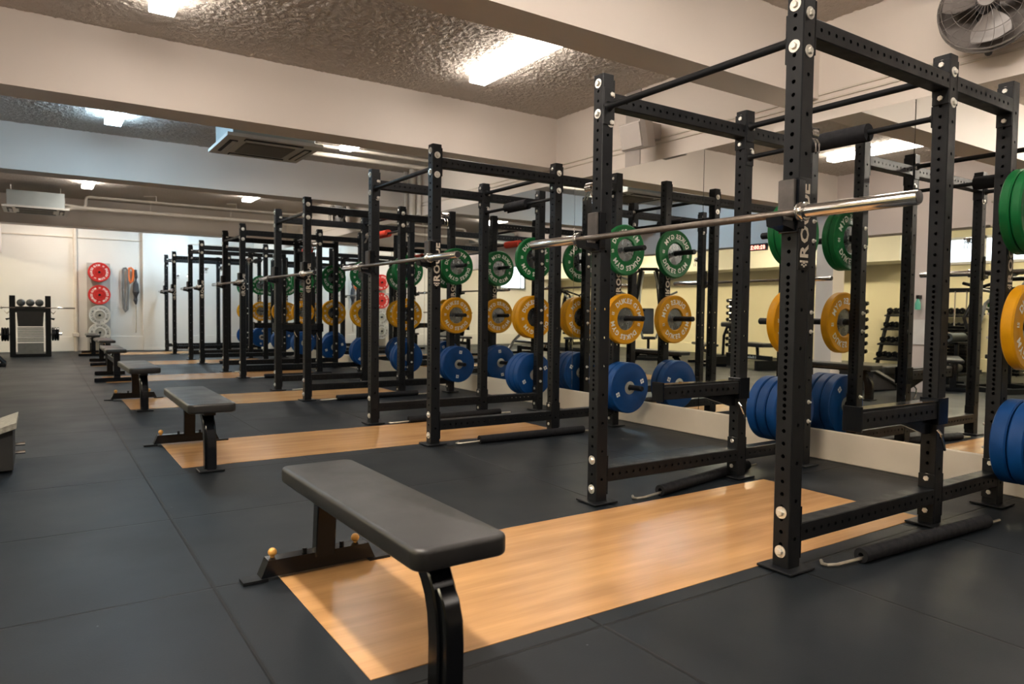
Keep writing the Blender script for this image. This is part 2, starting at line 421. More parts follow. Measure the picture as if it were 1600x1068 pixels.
struct('baseboard_left', MB().rbox(-5.55, -5.51, -4.2, 19.2, 0, 0.25, 0.008), YELW)
struct('trim_12', BX(-0.9, 4.6, 19.17, 19.2, 2.612, 2.634), PIPEW)
struct('trim_13', BX(2.08, 3.1, 19.10, 19.2, 0, 3.12), WHITEW)    # shallow pier of the back wall
# windows with pale blinds in the left wall, seen only in the mirror
for i, (a, b, c, d) in enumerate(((6.36, 7.0, 2.10, 2.52), (5.35, 6.16, 2.10, 2.52))):
    o = struct('window_%d' % (i+1), BX(-5.55, -5.52, a, b, c, d), DAY)
    f = MB()
    f.box(-5.55, -5.50, a-0.05, a, c-0.05, d+0.05); f.box(-5.55, -5.50, b, b+0.05, c-0.05, d+0.05)
    f.box(-5.55, -5.50, a-0.05, b+0.05, c-0.05, c); f.box(-5.55, -5.50, a-0.05, b+0.05, d, d+0.05)
    obj('window_frame', f.mesh('window_frame', WPANEL), o)
o = struct('window_3', BX(-3.95, -3.05, 19.17, 19.19, 1.82, 2.5), DAY)
f = MB()
for a, b, c, d in ((-4.01, -3.95, 1.76, 2.56), (-3.05, -2.99, 1.76, 2.56), (-3.95, -3.05, 1.76, 1.82), (-3.95, -3.05, 2.5, 2.56), (-3.82, -3.79, 1.82, 2.5)):
    f.box(a, b, 19.13, 19.19, c, d)
obj('window_frame', f.mesh('window_frame', GREYPANEL), o)

# ------------------------------------------------------------------ ceiling fixtures
def fixture(x, y, L, m, label, z=CEIL):
    t = thing('ceiling_light', label, 'light', (x, y, z), group='fluorescent ceiling lights')
    b = MB().rbox(-0.05, 0.05, -L/2, L/2, -0.045, 0, 0.004); obj('housing', b.mesh('housing', WPANEL), t)
    d = MB().rbox(-0.08, 0.08, -L/2, L/2, -0.100, -0.045, 0.006); obj('diffuser', d.mesh('diffuser', m), t, label='glowing white diffuser')
    return t
fixture(3.23, 4.83, 1.22, WARM, 'long white ceiling light between the two nearest beams, right one')
fixture(0.72, 4.83, 1.22, WARM, 'white ceiling light at the top left edge of the photo')
fixture(3.23, 1.55, 1.22, NEARW, 'ceiling light over the nearest rack, in front of the nearest beam')
fixture(0.38, 1.75, 1.22, NEAR, 'ceiling light over the gap in front of the nearest bench')
fixture(3.23, -1.6, 1.22, WARM, 'ceiling light behind the photographer on the mirror side')
fixture(0.72, -1.6, 1.22, WARM, 'ceiling light behind the photographer on the aisle side')
fixture(0.70, 8.40, 1.22, COOL, 'cold white ceiling light left of the big air conditioner')
fixture(3.23, 8.05, 1.22, NEUT, 'white ceiling light right of the big air conditioner')
fixture(0.70, 13.45, 1.22, NEUT, 'small looking ceiling light beyond the second beam, left one')
fixture(3.25, 13.25, 1.22, NEUT, 'small looking ceiling light beyond the second beam, right one')
fixture(2.9, 17.7, 1.22, FARC, 'cold ceiling light hidden behind the farthest beam, right one')
fixture(0.4, 17.9, 1.22, FARW, 'ceiling light hidden behind the farthest beam, left one')
for y, o_ in ((1.0, 'first'), (5.5, 'second'), (9.5, 'third'), (13.5, 'fourth'), (17.0, 'fifth')):
    fixture(-3.1, y, 1.22, YLAMP, 'yellowish ceiling light of the low side room, %s from the camera' % o_, 2.78)

# ------------------------------------------------------------------ mirror panels
ys = [-2.79+1.72*k for k in range(13)]
names = ['behind the photographer, nearest one', 'beside the photographer', 'at the right edge, beside the nearest rack', 'behind the nearest rack',
         'between the nearest two racks', 'behind the second rack', 'behind the third rack, near part', 'behind the third rack, far part', 'behind the fourth rack',
         'behind the fifth rack, near part', 'behind the fifth rack, far part', 'behind the farthest rack', 'last before the far wall']
for i in range(12):
    a, b = ys[i]+0.002, ys[i]+1.718
    me = MB().rbox(0, 0.03, 0, b-a, 0, 2.405-0.213, 0.0015).mesh('mirror_panel', MIRROR)
    thing('mirror_panel', 'tall wall mirror panel '+names[i], 'mirror', (MX, a, 0.213), group='wall mirror panels', me=me)

# ------------------------------------------------------------------ perforated tube
S = 0.076
def perf_face(mb, o, ud, vd, nd, wd, L, holes, r=0.0085, c=0.004, N=12, dep=0.005):
    o, ud, vd, nd = map(Vector, (o, ud, vd, nd))
    P = lambda a, b, d=0: o+ud*a+vd*b-nd*d
    holes = sorted(holes); z = 0.0
    for i, h in enumerate(holes):
        lo = h-0.0125; hi = h+0.0125
        if i: lo = max(lo, (holes[i-1]+h)/2)
        if i < len(holes)-1: hi = min(hi, (holes[i+1]+h)/2)
        if lo > z+1e-6: mb.add([P(c, z), P(wd-c, z), P(wd-c, lo), P(c, lo)], [(0, 1, 2, 3)])
        cor = [P(wd-c, lo), P(wd-c, hi), P(c, hi), P(c, lo)]
        ring = [P(wd/2+r*math.cos(-PI/4+2*PI*k/N), h+r*math.sin(-PI/4+2*PI*k/N)) for k in range(N)]
        q = N//4
        vs = cor+ring
        fs = []
        for s_ in range(4):
            ids = [4+(s_*q+k) % N for k in range(q+1)]
            fs.append([s_, (s_+1) % 4]+ids[::-1])
        mb.add(vs, fs)
        rin = [p_-nd*dep for p_ in ring]
        mb.add(ring+rin, [(k, (k+1) % N, N+(k+1) % N, N+k) for k in range(N)])
        z = hi
    if z < L-1e-6: mb.add([P(c, z), P(wd-c, z), P(wd-c, L), P(c, L)], [(0, 1, 2, 3)])

def perf_tube(L, hx, hy, axis='z', s=S, c=0.004):
    """square tube 0..s by 0..s, length L. hx: holes in the faces normal to the first cross axis, hy: the second"""
    mb = MB()
    if axis == 'z': A, B, V = (1, 0, 0), (0, 1, 0), (0, 0, 1)
    elif axis == 'x': A, B, V = (0, 1, 0), (0, 0, 1), (1, 0, 0)
    A, B, V = Vector(A), Vector(B), Vector(V); O = Vector((0, 0, 0))
    perf_face(mb, O, B, V, -A, s, L, hx); perf_face(mb, O+A*s, B, V, A, s, L, hx)
    perf_face(mb, O, A, V, -B, s, L, hy); perf_face(mb, O+B*s, A, V, B, s, L, hy)
    for (p, q) in ((O+A*c, O+B*c), (O+A*(s-c), O+A*s+B*c), (O+A*s+B*(s-c), O+A*(s-c)+B*s), (O+A*c+B*s, O+B*(s-c))):
        mb.add([p, q, q+V*L, p+V*L], [(0, 1, 2, 3)])
    for zz in (0, L):
        k = [O+A*c, O+A*(s-c), O+A*s+B*c, O+A*s+B*(s-c), O+A*(s-c)+B*s, O+A*c+B*s, O+B*(s-c), O+B*c]
        mb.add([p+V*zz for p in k], [tuple(range(8))])
    return mb

H = 2.27
D1, D2, W = 1.1506, 0.6836, 1.168
YK = [1.689, 4.779, 7.847, 10.874, 14.035, 17.233]
X0 = 2.461
zh = []
z = 0.10
while z < 2.24:
    if 0.575 < z < 1.12:
        zh.append(z); zh.append(z+0.0254)
    else: zh.append(z)
    z += 0.0508
zs = [0.125+0.1524*k for k in range(14)]
UPR = perf_tube(H, zh, zs).mesh('upright', BLACK)
LX1 = D1-S; LX2 = D2-S
CM1 = perf_tube(LX1, [0.04+0.0508*k for k in range(int((LX1-0.05)/0.0508)+1)], [], 'x').mesh('crossmember_long', BLACK)
CM2 = perf_tube(LX2, [0.04+0.0508*k for k in range(int((LX2-0.05)/0.0508)+1)], [], 'x').mesh('crossmember_short', BLACK)
BASE = MB().rbox(-0.042, 0.118, -0.042, 0.118, 0, 0.009, 0.002).mesh('foot_plate', BLACK)
def bolt_mesh(ax):
    ax = Vector(ax)
    mb = MB().lathe((0, 0, 0), ax, [(0.0001, 0), (0.0245, 0), (0.0245, 0.003), (0.0130, 0.0034)], 20)
    mb.lathe(ax*0.003, ax, [(0.0135, 0), (0.0135, 0.008), (0.0115, 0.0105), (0.0001, 0.011)], 6)
    return mb.mesh('bolt', ZINC)
BLX, BLY, BLYP, BLXP = bolt_mesh((-1, 0, 0)), bolt_mesh((0, -1, 0)), bolt_mesh((0, 1, 0)), bolt_mesh((1, 0, 0))
# flange plates welded to the ends of the crossmembers
FL = MB().rbox(0, 0.007, 0, S, -0.105, 0.105, 0.0015).mesh('flange_plate', BLACK)
def pipe_mesh(r, L, fl=0.095):
    mb = MB().lathe((0, 0, 0), (0, 1, 0), [(0.0001, 0), (r+0.016, 0), (r+0.012, 0.006), (r, 0.03), (r, L-0.03), (r+0.012, L-0.006), (r+0.016, L), (0.0001, L)], 16)
    for y in (0.0, L-0.007): mb.rbox(-0.034, 0.034, y, y+0.007, -fl, fl, 0.0015)
    return mb
LP = W-S
PIPE1 = pipe_mesh(0.017, LP).mesh('pull_up_bar', BLACK)
PIPE2 = pipe_mesh(0.014, LP, 0.05).mesh('low_pull_up_bar', BLACK)
def peg_mesh():
    mb = MB().lathe((0, 0, 0), (0, -1, 0), [(0.0001, 0), (0.031, 0), (0.031, 0.010), (0.0235, 0.012), (0.0235, 0.325), (0.020, 0.330), (0.0001, 0.330)], 20)
    mb.rbox(-0.036, 0.036, -0.006, 0, -0.085, 0.085, 0.0015)
    return mb.mesh('weight_peg', BLACK)
PEG = peg_mesh()
PZ = [1.585, 0.975, 0.368]
NAME = MB().rbox(0.002, 0.074, -0.003, 0.0, 0, 0.36, 0.001).mesh('name_plate', PLATEBLK)
mb = MB()
_k = 0.292/text_width('ROGUE', 0.050, 0.05)
put_text(mb, 'ROGUE', 0.050, lambda x, xm, a, b: (0.0625-b, -0.0042, 0.050+(x+a)*_k), gap=0.05)
for q in ((0.014, 0.030, 0.030, 0.038), (0.048, 0.064, 0.030, 0.038), (0.033, 0.045, 0.026, 0.038), (0.022, 0.032, 0.018, 0.025), (0.046, 0.056, 0.018, 0.025), (0.034, 0.044, 0.012, 0.020)):
    mb.box(q[0], q[1], -0.0045, -0.0032, q[2], q[3])
NLET = mb.mesh('lettering', LOGO)
# J cup: plastic faced back plate, shelf and upturned lip
def jcup():
    body = MB().rbox(-0.012, 0.0, -0.004, 0.080, -0.055, 0.155, 0.0015)
    body.rbox(-0.012, 0.03, -0.008, -0.002, -0.04, 0.15, 0.0015)
    body.prism([(-0.012, -0.050), (-0.012, -0.014), (-0.088, -0.014), (-0.094, 0.000), (-0.100, 0.000), (-0.094, -0.034), (-0.05, -0.040)], 1, 0.002, 0.074)
    lin = MB().rbox(-0.030, -0.0125, 0.002, 0.074, 0.0, 0.150, 0.003)
    lin.rbox(-0.087, -0.030, 0.002, 0.074, -0.0138, -0.0008, 0.002)
    return body.mesh('j_cup', BLACKG), lin.mesh('cup_liner', JLINER)
JC, JL = jcup()
def arm_meshes(L=0.66):
    a = perf_tube(L, [0.05+0.0508*k for k in range(int((L-0.06)/0.0508)+1)], [], 'x').mesh('safety_arm_tube', BLACK)
    cap = MB().rbox(L-0.004, L+0.0, -0.008, 0.084, -0.03, 0.10, 0.0015); cap.rbox(L, L+0.09, -0.008, -0.001, -0.03, 0.10, 0.0015); cap.rbox(L, L+0.09, 0.077, 0.084, -0.03, 0.10, 0.0015)
    br = MB().prism([(L-0.30, -0.001), (L+0.0, -0.001), (L, -0.075), (L-0.05, -0.075)], 1, 0.030, 0.046).mesh('arm_gusset', BLACKG)
    ec = MB().rbox(-0.012, 0, -0.006, 0.082, -0.012, 0.100, 0.002).mesh('end_plate', BLACKG)
    b = cap.mesh('arm_bracket', BLACKG)
    t = MB().rbox(0, L, 0.003, 0.073, 0.0765, 0.088, 0.002).mesh('arm_pad', SLICK)
    lv = MB().tube([(L-0.02, -0.012, -0.05), (L-0.02, -0.03, -0.07), (L+0.0, -0.035, -0.12), (L+0.02, -0.03, -0.15)], 0.006, 8).mesh('lock_lever', CHROME)
    return a, b, t, lv, br, ec
ARM = arm_meshes()
def make_rack(label, arms=None, armlen=0.66):
    root = thing('power_rack', label, 'rack', (0, 0, 0), group='black power racks along the mirror')
    for side in (0, 1):
        y = side*W
        for p, x in enumerate((0, D1, D1+D2)):
            u = obj('upright', UPR, root, (x, y, 0.004))
            obj('foot_plate', BASE, u, (0, 0, 0))
            for zz in (2.144-0.079, 2.144+0.079, 0.15-0.079, 0.15+0.079): obj('bolt', BLX, u, (0, S/2, zz))
            if p < 2:
                for zz in (2.055, 2.20): obj('bolt', BLY if side == 0 else BLYP, u, (S/2, 0 if side == 0 else S, zz-0.012))
                if side == 1:
                    for zz in (2.055, 2.20): obj('bolt', BLY, u, (S/2+0.018, 0, zz-0.035))
            if p == 2:
                for pz in PZ:
                    pg = obj('weight_peg', PEG, u, (S/2, 0 if side == 0 else S, pz), (0, 0, 0) if side == 0 else (0, 0, PI))
                    for dz in (-0.065, 0.065): obj('bolt', BLY if side == 1 else BLYP, u, (S/2, 0 if side == 1 else S, pz+dz)).scale = (0.58, 1.6, 0.58)
            if p in (0, 2) and side == 0:
                nz = 1.195 if p == 0 else 1.16
                n_ = obj('name_plate', NAME, u, (0, 0, nz), label='black name plate reading ROGUE')
                obj('lettering', NLET, u, (0, 0, nz), label='cream ROGUE lettering')
            if p == 0:
                jc = obj('j_cup', JC, u, (0, 0, 1.396)); obj('cup_liner', JL, u, (0, 0, 1.396))
        for zz, nm in ((2.106, 'top_crossmember'), (0.112, 'bottom_crossmember')):
            c1 = obj(nm, CM1, root, (S, y, zz)); obj('flange_plate', FL, c1, (0, 0, S/2)); obj('flange_plate', FL, c1, (LX1-0.007, 0, S/2))
            c2 = obj(nm, CM2, root, (D1+S, y, zz)); obj('flange_plate', FL, c2, (0, 0, S/2)); obj('flange_plate', FL, c2, (LX2-0.007, 0, S/2))
    obj('pull_up_bar', PIPE1, root, (S/2, S, 2.105)); obj('pull_up_bar', PIPE1, root, (D1+S/2, S, 2.178))
    obj('low_pull_up_bar', PIPE2, root, (D1+S/2, S, 1.990))
    if arms is not None:
        for side in (0, 1):
            a = obj('safety_arm', ARM[0], root, (D1-armlen, side*W, arms)); 
            obj('arm_bracket', ARM[1], a); obj('arm_gusset', ARM[4], a); obj('end_plate', ARM[5], a); obj('arm_pad', ARM[2], a); obj('lock_lever', ARM[3], a, label='chrome lock lever')
    return root
RANK = ['nearest rack', 'second nearest rack', 'third nearest rack', 'fourth nearest rack', 'second farthest rack', 'farthest rack']
RL = ['black perforated steel power rack nearest the camera, two safety arms set low', 'black steel power rack second from the camera, with no safety arms',
      'black steel power rack third from the camera, red pad on its bar', 'black steel power rack fourth from the camera, safety arms at hip height',
      'black steel power rack fifth from the camera', 'black steel power rack farthest away, beside the white far wall']
racks = []
r_arm = make_rack(RL[0], 0.53)
r_no = make_rack(RL[1])
r_arm.location = (X0, YK[0], 0); r_no.location = (X0, YK[1], 0)
racks = [r_arm, r_no]
for k in range(2, 6):
    racks.append(dup(r_arm if k == 3 else r_no, (X0, YK[k], 0), label=RL[k]))
for ch in racks[3].children:
    if ch.name.startswith('safety_arm'): ch.location.z = 0.71

# ------------------------------------------------------------------ bumper plates
def plate_root(kind):
    col, th, num = {'green': (GREEN, 0.050, '10'), 'yellow': (YELLOW, 0.062, '15'), 'blue': (BLUE, 0.078, '20'), 'red': (RED, 0.05, '25'), 'white': (GREYRUB, 0.04, '5')}[kind]
    h = th/2; R = 0.225
    t = thing('bumper_plate', kind, 'weight plate', group='x')
    if kind == 'blue':
        prof = [(0.058, -h+0.004), (0.066, -h), (0.185, -h), (0.190, -h+0.002), (0.218, -h+0.002), (R, -h+0.009), (R, h-0.009), (0.218, h-0.002), (0.190, h-0.002), (0.185, h), (0.066, h), (0.058, h-0.004)]
        hub = [(0.0255, -h+0.001), (0.050, -h+0.001), (0.058, -h+0.004), (0.058, h-0.004), (0.050, h-0.001), (0.0255, h-0.001), (0.0255, -h+0.001)]
    else:
        prof = [(0.100, -h+0.014), (0.103, -h+0.002), (0.109, -h), (0.112, -h+0.0015), (0.208, -h+0.0015), (0.212, -h), (0.218, -h+0.001), (R, -h+0.009), (R, h-0.009), (0.218, h-0.001), (0.212, h), (0.208, h-0.0015), (0.112, h-0.0015), (0.109, h), (0.103, h-0.002), (0.100, h-0.014)]
        hub = [(0.0255, -h+0.006), (0.034, -h+0.006), (0.036, -h+0.011), (0.098, -h+0.012), (0.100, -h+0.014), (0.100, h-0.014), (0.098, h-0.012), (0.036, h-0.011), (0.034, h-0.006), (0.0255, h-0.006), (0.0255, -h+0.006)]
    obj('rubber_disc', MB().lathe((0, 0, 0), (0, 1, 0), prof, 56).mesh('rubber_disc', col), t)
    obj('hub', MB().lathe((0, 0, 0), (0, 1, 0), hub, 32).mesh('hub', HUBG if kind in ('blue', 'white') else (RED if kind == 'red' else HUB)), t, label='round steel centre')
    mb = MB()
    def arc(txt, mid, rc, hh, y, flip):
        wd = text_width(txt, hh, 0.09)
        def fn(x, xm, a, b):
            th_ = mid-(xm-wd/2)/rc; loc_x = a-(xm-x)
            px = math.cos(th_)*(rc+b-hh/2)+math.sin(th_)*loc_x; pz = math.sin(th_)*(rc+b-hh/2)-math.cos(th_)*loc_x
            return (px*flip, y, pz)
        put_text(mb, txt, hh, fn, 0.09)
    if kind == 'blue':
        for y, fl in ((-h-0.0006, 1), (h+0.0006, -1)):
            for a in (0.9, 0.9+PI):
                cx, cz = math.cos(a)*0.152*fl, math.sin(a)*0.152
                q = [(cx+0.027*math.cos(a+PI/4+k*PI/2), y, cz+0.027*math.sin(a+PI/4+k*PI/2)) for k in range(4)]
                mb.add(q, [(0, 1, 2, 3)])
        obj('lettering', mb.mesh('lettering', LETTER), t, label='small white square emblems')
        mb2 = MB()
        for y, fl in ((-h-0.0011, 1), (h+0.0011, -1)):
            for a in (0.9, 0.9+PI):
                cx, cz = math.cos(a)*0.152*fl, math.sin(a)*0.152
                for k in range(2):
                    dx, dz = math.cos(a+k*PI/2)*0.015, math.sin(a+k*PI/2)*0.015; nx, nz = -dz*0.16, dx*0.16
                    mb2.add([(cx-dx-nx, y, cz-dz-nz), (cx+dx-nx, y, cz+dz-nz), (cx+dx+nx, y, cz+dz+nz), (cx-dx+nx, y, cz-dz+nz)], [(0, 1, 2, 3)])
        obj('emblem_cross', mb2.mesh('emblem_cross', BLUE), t)
    else:
        for y, fl in ((-h+0.0006, 1), (h-0.0006, -1)):
            for k in range(2):
                arc('DUKES GYM', PI/2+k*PI, 0.162, 0.042, y, fl)
                arc(num, k*PI, 0.162, 0.027, y, fl)
        obj('lettering', mb.mesh('lettering', LETTERDK if kind == 'white' else LETTER), t, label='white arched lettering DUKES GYM' if kind != 'white' else 'dark arched lettering DUKES GYM')
    return t, th
PROTO = {k: plate_root(k) for k in ('green', 'yellow', 'blue', 'red', 'white')}
used = set()
def place_plate(kind, loc, rot, label, group):
    p, th = PROTO[kind]
    if kind not in used:
        used.add(kind); o = p; o.location = loc; o.rotation_euler = rot; o['label'] = label; o['group'] = group
        return o
    return dup(p, loc, rot, label, group)
COUNTS = [  # per rack: near (green, yellow, blue), far (green, yellow, blue)
    ((2, 1, 3), (2, 1, 3)), ((1, 1, 2), (1, 2, 3)), ((2, 1, 2), (2, 1, 2)), ((1, 1, 2), (1, 1, 2)), ((1, 1, 2), (1, 1, 2)), ((1, 1, 2), (1, 1, 1))]
KG = {'green': '10', 'yellow': '15', 'blue': '20'}
DEP = {1: ['hanging alone'], 2: ['innermost of two', 'outermost of two'], 3: ['innermost of three', 'middle of three', 'outermost of three']}
for k in range(6):
    for side in (0, 1):
        for j, kind in enumerate(('green', 'yellow', 'blue')):
            n = COUNTS[k][side][j]; th = PROTO[kind][1]
            off = 0.022 + (0.03 if n == 1 else 0)
            for i in range(n):
                a = random.uniform(-0.5, 0.5) if k or i else 0.1
                if kind == 'blue': a = random.uniform(-0.6, 0.6)
                d = off+th/2+i*(th+0.003)
                y = YK[k]-d if side == 0 else YK[k]+W+S+d
                place_plate(kind, (X0+D1+D2+S/2, y, PZ[j]-0.0018), (0, a, 0),
                            '%s plate on the %s peg, %s side of the %s, %s' % (kind, ('top', 'middle', 'bottom')[j], ('near', 'far')[side], RANK[k], DEP[n][i]),
                            '%s bumper plates on the racks' % kind)
# wall plates at the far wall: pegs with red and white plates, grey sheet painted as their shadow
t = thing('plate_holder', 'pegs and grey painted shadow behind the red and white plates on the far wall', 'plate holder', (1.16, 19.19, 0))
obj('shadow_sheet', BX(-0.235, 0.235, -0.05, -0.038, 0.002, 2.05).mesh('shadow_sheet', PLATESHADE), t)
for z in (1.83, 1.31, 0.84, 0.44):
    obj('peg', MB().lathe((0, -0.05, z), (0, -1, 0), [(0.0001, 0), (0.024, 0), (0.024, 0.31), (0.0001, 0.31)], 14).mesh('peg', BLACK), t)
for z, kd, lb in ((1.83, 'red', 'top'), (1.31, 'red', 'second'), (0.84, 'white', 'third'), (0.44, 'white', 'lowest')):
    for i in range(3):
        place_plate(kd, (1.16, 19.02-0.06*i, z-0.0018), (0, 0.15*i+z, 0), '%s round plate on the far wall, %s of the column, %s' % (kd, lb, ('rear', 'middle', 'front')[i]), 'plates on the far wall')

# ------------------------------------------------------------------ barbells
def make_bar():
    t = thing('barbell', '', 'barbell', group='barbells resting in the racks')
    s = MB().lathe((0, -0.655, 0), (0, 1, 0), [(0.0001, 0), (0.0142, 0), (0.0142, 0.16), (0.0148, 0.162), (0.0148, 0.53), (0.0142, 0.532), (0.0142, 0.778), (0.0148, 0.78), (0.0148, 1.148), (0.0142, 1.15), (0.0142, 1.31), (0.0001, 1.31)], 18)
    obj('shaft', s.mesh('shaft', BARSTEEL), t, label='dull brown knurled shaft')
    for sg in (-1, 1):
        m_ = MB().lathe((0, sg*0.655, 0), (0, sg, 0), [(0.0145, 0), (0.034, 0.001), (0.036, 0.005), (0.036, 0.012), (0.030, 0.016), (0.030, 0.020), (0.036, 0.024), (0.036, 0.030), (0.0335, 0.033), (0.0255, 0.034), (0.0255, 0.440), (0.0235, 0.445), (0.0001, 0.445)], 28,
                        mats=None)
        o = obj('sleeve', m_.mesh('sleeve', CHROME), t, label='shiny chrome sleeve')
        obj('end_cap', MB().lathe((0, sg*1.1002, 0), (0, sg, 0), [(0.0001, 0), (0.0215, 0), (0.0215, 0.0015), (0.0001, 0.002)], 20).mesh('end_cap', FAND), o)
    return t
bar = make_bar()
BL = ['chrome ended barbell resting in the j-cups of the nearest rack', 'barbell resting across the second rack from the camera', 'barbell resting across the third rack from the camera',
      'barbell resting across the fourth rack from the camera', 'barbell resting across the fifth rack from the camera', 'barbell resting across the farthest rack']
for k in range(6):
    loc = (X0-0.046, YK[k]+W/2+S/2+0.004*(k % 2), 1.4155)
    if k == 0: bar.location = loc; bar['label'] = BL[0]
    else: dup(bar, loc, label=BL[k])

# ------------------------------------------------------------------ pads on the lower pull up bars
def pad_mesh(m):
    mb = MB()
    R, r, n = 0.047, 0.0155, 20
    prof = []
    for sgn, rr in ((1, R), (-1, r)):
        for i in range(n+1):
            a = math.radians(20+320*i/n) if sgn > 0 else math.radians(20+320*(n-i)/n)
            prof.append((rr*math.cos(a-PI/2), rr*math.sin(a-PI/2)))
    N = len(prof)
    for j, (y0, y1) in enumerate(((-0.17, 0.17),)):
        vs = [(a, y0, b) for a, b in prof]+[(a, y1, b) for a, b in prof]
        mb.add(vs, [tuple(range(N)), tuple(range(N, 2*N))]+[(i, (i+1) % N, N+(i+1) % N, N+i) for i in range(N)])
    return mb.mesh('bar_pad', m)
PB, PR_ = pad_mesh(FOAM), pad_mesh(REDFOAM)
for k, (m_, dy, cl) in enumerate(((PB, -0.04, 'black'), (PB, 0.0, 'black'), (PR_, -0.02, 'red'), (PR_, 0.0, 'red'), (PB, 0, 'black'), (PB, 0, 'black'))):
    thing('barbell_pad', '%s foam barbell pad hung on the low bar of the %s' % (cl, RANK[k]), 'pad', (X0+D1+S/2, YK[k]+W/2+S/2+dy, 1.990), (0, 0.3*k, 0), 'foam barbell pads', me=m_)

# ------------------------------------------------------------------ spring collars hung on pins of the front uprights
def collar_mesh():
    mb = MB()
    for j in range(3):
        pts = []
        for i in range(29):
            a = math.radians(-50+ (280+100*0)*i/28); pts.append((0.026*math.cos(a), -j*0.008, 0.026*math.sin(a)-0.018))
        mb.tube(pts, 0.0032, 6)
    mb.tube([(0.018, 0.0, -0.04), (0.03, 0.0, -0.06), (0.045, 0, -0.09)], 0.0034, 6); mb.tube([(-0.018, -0.016, -0.04), (-0.03, -0.016, -0.06), (-0.03, -0.016, -0.095)], 0.0034, 6)
    return mb.mesh('spring_collar', CHROME)
CMESH = collar_mesh()
for k in range(6):
    for side in (0, 1):
        yy = YK[k]+(S/2 if side == 0 else W+S/2)
        for i in range(2):
            thing('spring_collar', '%s chrome spring collar on the %s front post of the %s' % (('inner', 'outer')[i], ('near', 'far')[side], RANK[k]), 'collar',
                  (X0+S+0.020+i*0.022, yy, 1.765) if side == 0 else (X0+S/2-0.01, YK[k]+W+S+0.022+0.026*i, 1.715), (0, 0, PI/2) if side == 0 else (0, 0, PI), 'spring collars on the racks', me=CMESH)
PIN = MB().lathe((0, 0, 0), (1, 0, 0), [(0.0001, 0), (0.007, 0), (0.007, 0.085), (0.010, 0.087), (0.010, 0.092), (0.0001, 0.093)], 12).mesh('band_pin', CHROME)
for k in range(6):
    obj('band_pin', PIN, racks[k], (S-0.01, S/2, 1.765), label='chrome pin'); obj('band_pin', PIN, racks[k], (S/2-0.01, W+S-0.01, 1.715), (0, 0, PI/2), label='chrome pin')

# ------------------------------------------------------------------ foam rollers with rods on the floor beside the racks
def roller(L, r):
    t = thing('foam_roller_bar', '', 'roller bar', group='foam covered bars on the floor')
    mb = MB().lathe((0.17, 0, r), (1, 0, 0), [(0.012, 0), (r, 0.0), (r, L), (0.012, L), (0.012, 0)], 20)
    obj('foam_sleeve', mb.mesh('foam_sleeve', FOAM), t)
    obj('rod', MB().tube([(0.03, 0.085, 0.008), (0.0, 0.06, 0.008), (0.0, 0.035, 0.010), (0.03, 0.012, 0.014), (0.17, 0, r*0.6), (L+0.30, 0, r*0.5)], 0.0075, 8).mesh('rod', ROD), t, label='bare bent steel rod')
    return t
ro = roller(1.02, 0.031)
SPECS = [((2.65, 1.605, 0), -0.045), ((2.72, 2.775, 0), 0.19), ((2.66, YK[1]-0.10, 0), -0.02), ((2.62, YK[1]+W-0.10, 0), 0.05), ((2.62, YK[2]-0.12, 0), 0.03), ((2.66, YK[2]+W-0.1, 0), 0.02),
         ((2.6, YK[3]-0.12, 0), 0.0), ((2.62, YK[3]+W-0.12, 0), 0.04), ((2.6, YK[4]-0.14, 0), 0.02), ((2.6, YK[5]-0.14, 0), 0.02)]
for i, (loc, rz) in enumerate(SPECS):
    k = [0, 0, 1, 1, 2, 2, 3, 3, 4, 5][i]; sd = ['near', 'far'][[0, 1, 0, 1, 0, 1, 0, 1, 0, 0][i]]
    lb = 'foam covered bar on the floor along the %s side of the %s' % (sd, RANK[k])
    if i == 0: ro.location = loc; ro.rotation_euler = (0, 0, rz); ro['label'] = lb
    else: dup(ro, loc, (0, 0, rz), lb)

# ------------------------------------------------------------------ lifting platforms
for k in range(6):
    me = MB().rbox(0, 2.99, 0, 0.955, -0.02, 0.0025, 0.001).mesh('lifting_platform', WOOD)
    thing('lifting_platform', 'honey coloured plywood platform let into the floor under the %s' % RANK[k], 'platform', (0.748, YK[k]+0.112, 0), group='plywood lifting platforms', me=me)

